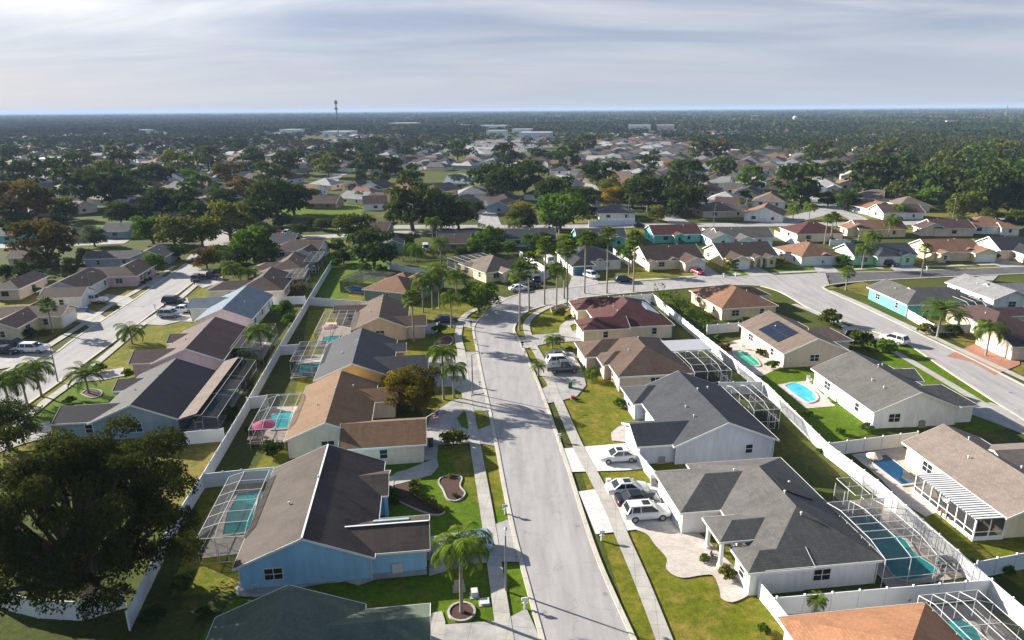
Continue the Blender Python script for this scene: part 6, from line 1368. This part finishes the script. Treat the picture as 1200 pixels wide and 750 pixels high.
# masts
def mast(px, pyb, h, label, w=1.2, bands=True):
    p = P(px, pyb); root = empty('radio_mast', p, 0, label, 'mast'); n = 12
    for q, mt in ((0, pm('mast_red', (.16, .07, .065), .6, .1, 1)), (1, pm('mast_white', (.3, .3, .31), .6, .1, 1))):
        m = MB()
        for i in range(q, n, 2):
            z0, z1 = h * i / n, h * (i + 1) / n
            for sx, sy in ((-1, -1), (1, -1), (1, 1), (-1, 1)): m.bar((sx * w / 2, sy * w / 2, z0), (sx * w / 2, sy * w / 2, z1), .28)
            m.bar((-w / 2, -w / 2, z0), (w / 2, -w / 2, z1), .2); m.bar((w / 2, w / 2, z0), (-w / 2, w / 2, z1), .2); m.bar((-w / 2, w / 2, z0), (-w / 2, -w / 2, z1), .2)
        m.build('lattice', mt, root)
    m = MB()
    for k in range(3): a = k * 2.09; m.box(1.2 * math.cos(a) - .8, 1.2 * math.cos(a) + .8, 1.2 * math.sin(a) - .8, 1.2 * math.sin(a) + .8, h * .9, h * .98)
    for k in range(3): a = k * 2.09 + 1; m.box(1.2 * math.cos(a) - .9, 1.2 * math.cos(a) + .9, 1.2 * math.sin(a) - .9, 1.2 * math.sin(a) + .9, h * .76, h * .82)
    m.build('antenna', STEEL, root)
mast(397, 165, 53.5, 'tall striped radio mast standing above the left horizon', 1.1); mast(1177, 141, 43, 'pale lattice pylon over the right wood', 1.8); mast(1075, 137, 36, 'slim mast on the right horizon', 1.5)
p = P(931, 146); wt = empty('water_tower', p, 0, 'white water tower above the wood, right of centre', 'water tower'); wt.scale = (.7, .7, .95); m = MB(); m.tube([(0, 0, 0), (0, 0, 9), (0, 0, 13)], [3.2, 2.6, 4.5], 14); m.build('pedestal', Wl['white'], wt); m = MB(); m.blob((0, 0, 16.5), 8.5, 1, 1, .55, 16, 8); m.build('tank', Wl['white'], wt, True)

# trees of the middle distance: the nearest as things of their own, the rest as one wood
NT = 292 - len(TREES); mid = []; far = []
rs = np.random.RandomState(5)
y = 205.0
while y < 1250:
    step = 8.8 + y * .006
    x = -.80 * y - 20
    while x < .80 * y + 20:
        xx, yy = x + rnd.uniform(-3.5, 3.5), y + rnd.uniform(-3.5, 3.5); x += step
        px, py = proj(xx, yy, 4)
        if not (-30 < px < 1230) or py > (262 if px < 300 else 246): continue
        hpz = house_p(px, py); pt = .17 if hpz > .6 else .42 if hpz > .55 else .36 if hpz > .4 else .55 if hpz > .15 else .85
        if 560 < px < 660 and 148 < py < 190 and hpz < .2: pt = .6
        if px > 1060 and py < 235: pt = .97
        r = rnd.uniform(2.2, 4.6) * (1.15 if px > 1050 else 1) * (.66 if hpz > .4 else 1)
        if rnd.random() < pt and free(xx, yy, r * .55, OCC) and free(xx, yy, r * .35, TP): TP.append((xx, yy, r * .45)) if y < 500 else None; mid.append((xx, yy, r, px))
    y += step
KN = [('dark', 5), ('oak', 4), ('olive', 1.6), ('green', 1.3), ('rust', .8), ('pale', .3)]
LK = dict(oak='dull olive tree', dark='very dark tree', green='bright green tree', olive='olive yellow tree', rust='rusty brown tree', pale='pale grey green tree')
for xx, yy, r, px in mid[:NT]:
    k = pick(KN); tree_at((xx, yy), r, k, look=('big ' if r > 4.8 else 'small ' if r < 3.2 else '') + LK[k], group='trees among the farther houses', zs=rnd.uniform(.85, 1.2))
forest = mid[NT:]
y = 1250.0
while y < 5200:
    step = 15 + (y - 1250) * .008; x = -.80 * y
    while x < .80 * y:
        xx, yy = x + rnd.uniform(-.4, .4) * step, y + rnd.uniform(-.4, .4) * step; x += step
        px, py = proj(xx, yy, 4)
        if noise.noise(Vector((xx / 260, yy / 420, 3.1))) > .17 and rnd.random() < .72: continue
        if rnd.random() < .9 and -10 < px < 1210 and free(xx, yy, 6, OCC[-45:]): forest.append((xx, yy, step * rnd.uniform(.55, .8), px))
    y += step
def forest_obj(items, nleaf, size, label):
    T = []
    for s in range(6):
        r_ = np.random.RandomState(900 + s); pts, g, t, c = crown_points(r_, nleaf, 9, (1, 1, .8), .5); T.append((pts + [0, 0, 1.15], g * .7 + [0, 0, .4], t))
    cen, nr, tn, sz, kd = [], [], [], [], []
    for xx, yy, r, px in items:
        pts, g, t = T[rnd.randrange(6)]; a = rnd.random() * 6.28; c, s = math.cos(a), math.sin(a); zs = rnd.uniform(.8, 1.25) * min(1, 4.6 / r)
        q = pts.copy(); q[:, 0], q[:, 1] = pts[:, 0] * c - pts[:, 1] * s, pts[:, 0] * s + pts[:, 1] * c
        q = q * [r, r, r * zs] + [xx, yy, 0]; cen.append(q); nr.append(g); base = min(1, max(0, .45 + .9 * noise.noise(Vector((xx / 140, yy / 240, 0))) + .5 * (rnd.random() - .5))); tn.append(np.clip(base * .75 + t * .3, 0, 1)); sz.append(np.full(len(q), size * r))
    cen = np.concatenate(cen); me = leaf_mesh('far_wood', cen, np.concatenate(nr), np.concatenate(sz), np.concatenate(tn), LEAF_FAR, rs)
    o = link('far_wood', me); o['kind'] = 'stuff'; tag(o, label, 'wood'); return o
LEAF_FAR = None
m_, nt_, b_, out_ = newmat('foliage_wood'); at_ = N(nt_, 'ShaderNodeAttribute', attribute_name='tint').outputs['Fac']
c_ = ramp(nt_, at_, ((0, (.020, .036, .014)), (.4, (.036, .055, .017)), (.7, (.065, .078, .022)), (1, (.10, .088, .026))))
nt_.links.new(c_, b_.inputs['Base Color']); b_.inputs['Roughness'].default_value = .8; b_.inputs['Specular IOR Level'].default_value = 0; LEAF_FAR = m_
near_f = [f for f in forest if f[1] < 800]; far_f = [f for f in forest if f[1] >= 800]
forest_obj(near_f, 170, .36, 'dark wood closing the view behind the farther streets')
forest_obj([f for f in far_f if f[1] < 1800], 60, .55, 'blue green wood reaching toward the horizon')
forest_obj([f for f in far_f if f[1] >= 1800], 22, .8, 'hazy last strip of wood along the horizon')
# the last low ridge of wood between the trees and the horizon
m = MB()
for k in range(24):
    y0 = 5200 * 1.043 ** k; hh = 9 + 3 * math.sin(k * 2.3); n = 90
    for i in range(n):
        x0, x1 = -.85 * y0 + 1.7 * y0 * i / n, -.85 * y0 + 1.7 * y0 * (i + 1) / n; a, b = hh * (.7 + .5 * rnd.random()), hh * (.7 + .5 * rnd.random())
        m.poly([(x0, y0, 0), (x1, y0, 0), (x1, y0 + y0 * .02, b), (x0, y0 + y0 * .02, a)]); m.poly([(x0, y0 + y0 * .02, a), (x1, y0 + y0 * .02, b), (x1, y0 + y0 * .06, 0), (x0, y0 + y0 * .06, 0)])
o = m.build('horizon_wood', LEAF_FAR); o['kind'] = 'stuff'; tag(o, 'low blue wooded ridges right under the horizon', 'wood')

# ------------------------------------------------------------------ labels that say which one
def short(s):
    if len(s.split()) > 16: s = s.replace('far left of', 'left of').replace('far right of', 'right of').replace(' roofed', '').replace('small ', '', 1)
    return s
def finish_labels():
    bpy.context.view_layer.update(); L = []
    A = [(n, *proj(o.location.x, o.location.y, 2.5)) for n, o in ANCH]
    for o, look in AUTO:
        x, y, z = o.location; px, py = proj(x, y, 2); d = min(A, key=lambda a: (a[1] - px) ** 2 + 5 * (a[2] - py) ** 2 + (1e9 if a[0] in look else 0))
        dx, dy = px - d[1], py - d[2]; sx = 60 * (1 if py > 300 else .5)
        if dy < -8 and abs(dx) < sx: rel = 'behind'
        elif dy > 10 and abs(dx) < sx: rel = 'in front of'
        elif dx < 0: rel = 'left of'
        else: rel = 'right of'
        if abs(dx) > 90 or abs(dy) > 60: rel = 'far ' + rel if rel in ('left of', 'right of', 'behind') else rel
        L.append((o, '%s %s the %s' % (look, rel, d[0]), px, py))
    g = defaultdict(list)
    for t in L: g[t[1]].append(t)
    W_ = ['leftmost', 'second from left', 'third from left', 'fourth from left', 'fifth from left', 'sixth from left', 'seventh from left', 'eighth from left', 'ninth from left', 'tenth from left']
    for lab, ts in g.items():
        if len(ts) == 1: ts[0][0]['label'] = lab; continue
        # rows by depth, then left to right
        ts.sort(key=lambda t: t[3], reverse=True)
        n = len(ts); rows = 1 if n <= 4 else 2 if n <= 8 else 3; per = -(-n // rows)
        RN_ = {1: [''], 2: ['nearer, ', 'farther, '], 3: ['near, ', 'middle, ', 'far, ']}[rows]
        for r in range(rows):
            row = sorted(ts[r * per:(r + 1) * per], key=lambda t: t[2])
            for i, t in enumerate(row):
                wd = (['left one', 'right one'][i] if len(row) == 2 and rows == 1 else 'only one' if len(row) == 1 else 'rightmost' if i == len(row) - 1 else W_[min(i, 9)])
                if len(row) == 3 and i == 1: wd = 'middle one'
                t[0]['label'] = short(lab + ', ' + RN_[r] + wd)
finish_labels()

# ------------------------------------------------------------------ haze, sky, sun
hb = MB(); hb.box(-15500, 15500, -300, 15500, -1, 56); hz = hb.build('haze', None)
if True:
    m = bpy.data.materials.new('haze_air'); m.use_nodes = True; nt = m.node_tree; nt.nodes.clear(); out = nt.nodes.new('ShaderNodeOutputMaterial'); v = nt.nodes.new('ShaderNodeVolumePrincipled')
    v.inputs['Color'].default_value = (.48, .65, .94, 1); v.inputs['Density'].default_value = HAZE if 'HAZE' in globals() else 1.0e-4; v.inputs['Anisotropy'].default_value = 0
    nt.links.new(v.outputs[0], out.inputs['Volume']); hz.data.materials.append(m)
    hz['kind'] = 'stuff'; tag(hz, 'thin blue air between the camera and the horizon', 'haze')
SUN_EL, SUN_AZ = rad(21.5), math.atan2(-.885, .465)       # azimuth measured from +Y toward +X
sd = Vector((math.sin(SUN_AZ) * math.cos(SUN_EL), math.cos(SUN_AZ) * math.cos(SUN_EL), math.sin(SUN_EL)))
sun = bpy.data.lights.new('sun', 'SUN'); sun.energy = 5.0; sun.angle = rad(.6); sun.color = (1, .93, .82)
so = bpy.data.objects.new('sun', sun); COL.objects.link(so); so.rotation_euler = sd.to_track_quat('Z', 'Y').to_euler(); so.location = sd * 300
wd = bpy.data.worlds.new('World'); SC.world = wd; wd.use_nodes = True; nt = wd.node_tree; nt.nodes.clear()
out = N(nt, 'ShaderNodeOutputWorld'); bg = N(nt, 'ShaderNodeBackground'); bg.inputs['Strength'].default_value = .055; nt.links.new(bg.outputs[0], out.inputs[0])
sk = N(nt, 'ShaderNodeTexSky', sky_type='NISHITA'); sk.sun_disc = False; sk.sun_elevation = SUN_EL; sk.sun_rotation = SUN_AZ % (2 * math.pi); sk.air_density = 1.0; sk.dust_density = 1.2; sk.ozone_density = 1.5
tc = N(nt, 'ShaderNodeTexCoord'); sep = N(nt, 'ShaderNodeSeparateXYZ'); nt.links.new(tc.outputs['Generated'], sep.inputs[0])
def math_(op, a, b=None, clamp=False):
    n = N(nt, 'ShaderNodeMath', operation=op, use_clamp=clamp)
    for i, q in enumerate((a, b)):
        if q is None: continue
        if hasattr(q, 'links'): nt.links.new(q, n.inputs[i])
        else: n.inputs[i].default_value = q
    return n.outputs[0]
zc = math_('ADD', math_('MAXIMUM', sep.outputs['Z'], 0.0), .12)
cx = N(nt, 'ShaderNodeCombineXYZ'); nt.links.new(math_('DIVIDE', sep.outputs['X'], zc), cx.inputs[0]); nt.links.new(math_('DIVIDE', sep.outputs['Y'], zc), cx.inputs[1])
mp = N(nt, 'ShaderNodeMapping'); mp.inputs['Scale'].default_value = (.42, 1.05, 1); mp.inputs['Rotation'].default_value = (0, 0, rad(14)); nt.links.new(cx.outputs[0], mp.inputs[0])
n1_ = N(nt, 'ShaderNodeTexNoise'); n1_.inputs['Scale'].default_value = .95; n1_.inputs['Detail'].default_value = 9; n1_.inputs['Roughness'].default_value = .58; n1_.inputs['Distortion'].default_value = .5; nt.links.new(mp.outputs[0], n1_.inputs['Vector'])
n2_ = N(nt, 'ShaderNodeTexNoise'); n2_.inputs['Scale'].default_value = .35; n2_.inputs['Detail'].default_value = 4; nt.links.new(mp.outputs[0], n2_.inputs['Vector'])
cloud = ramp(nt, n1_.outputs['Fac'], ((.30, (1.55, 2.15, 3.7)), (.42, (2.4, 2.9, 4.2)), (.55, (4.1, 4.4, 5.2)), (.68, (5.9, 6.0, 6.3))))
big = ramp(nt, n2_.outputs['Fac'], ((.35, (.86, .88, .93)), (.65, (1.08, 1.06, 1.04))))
cloud = mixc(nt, 1.0, cloud, big, 'MULTIPLY')
# brighter cloud toward the sun's side
dotn = N(nt, 'ShaderNodeVectorMath', operation='DOT_PRODUCT'); nt.links.new(tc.outputs['Generated'], dotn.inputs[0]); dotn.inputs[1].default_value = tuple(sd)
glow = ramp(nt, math_('MULTIPLY_ADD', dotn.outputs['Value'], .5), ((.3, (.86, .87, .9)), (.75, (1.02, 1.01, 1.0)), (1, (1.6, 1.55, 1.45)))); 
nt.nodes[-1]
cloud = mixc(nt, 1.0, cloud, glow, 'MULTIPLY')
hor = ramp(nt, sep.outputs['Z'], ((0.0, (1, 1, 1)), (.05, (.75, .75, .75)), (.16, (0, 0, 0))))
cloud = mixc(nt, hor, cloud, (4.1, 4.5, 5.3))
cover = ramp(nt, sep.outputs['Z'], ((0, (.88, .88, .88)), (.19, (.86, .86, .86)), (.40, (.4, .4, .4)), (1, (.2, .2, .2))))  # unseen cloud overhead thinned to weaken the sky's fill light
fwd = ramp(nt, math_('MULTIPLY_ADD', sep.outputs['Y'], .5), ((.45, (.4, .4, .4)), (.62, (1, 1, 1))))  # cover also cut behind the camera, shaped to dim slopes facing away
cover = mixc(nt, 1.0, cover, fwd, 'MULTIPLY')
fin = mixc(nt, cover, sk.outputs[0], cloud); nt.links.new(fin, bg.inputs[0])
vs = SC.view_settings; vs.view_transform = 'Standard'; vs.look = 'None'; vs.exposure = 1.34; vs.gamma = 1.0; vs.use_curve_mapping = False
SC.cycles.max_bounces = 6; SC.cycles.diffuse_bounces = 2; SC.cycles.glossy_bounces = 2; SC.cycles.transmission_bounces = 4; SC.cycles.transparent_max_bounces = 12; SC.cycles.volume_bounces = 0; SC.cycles.use_denoising = True
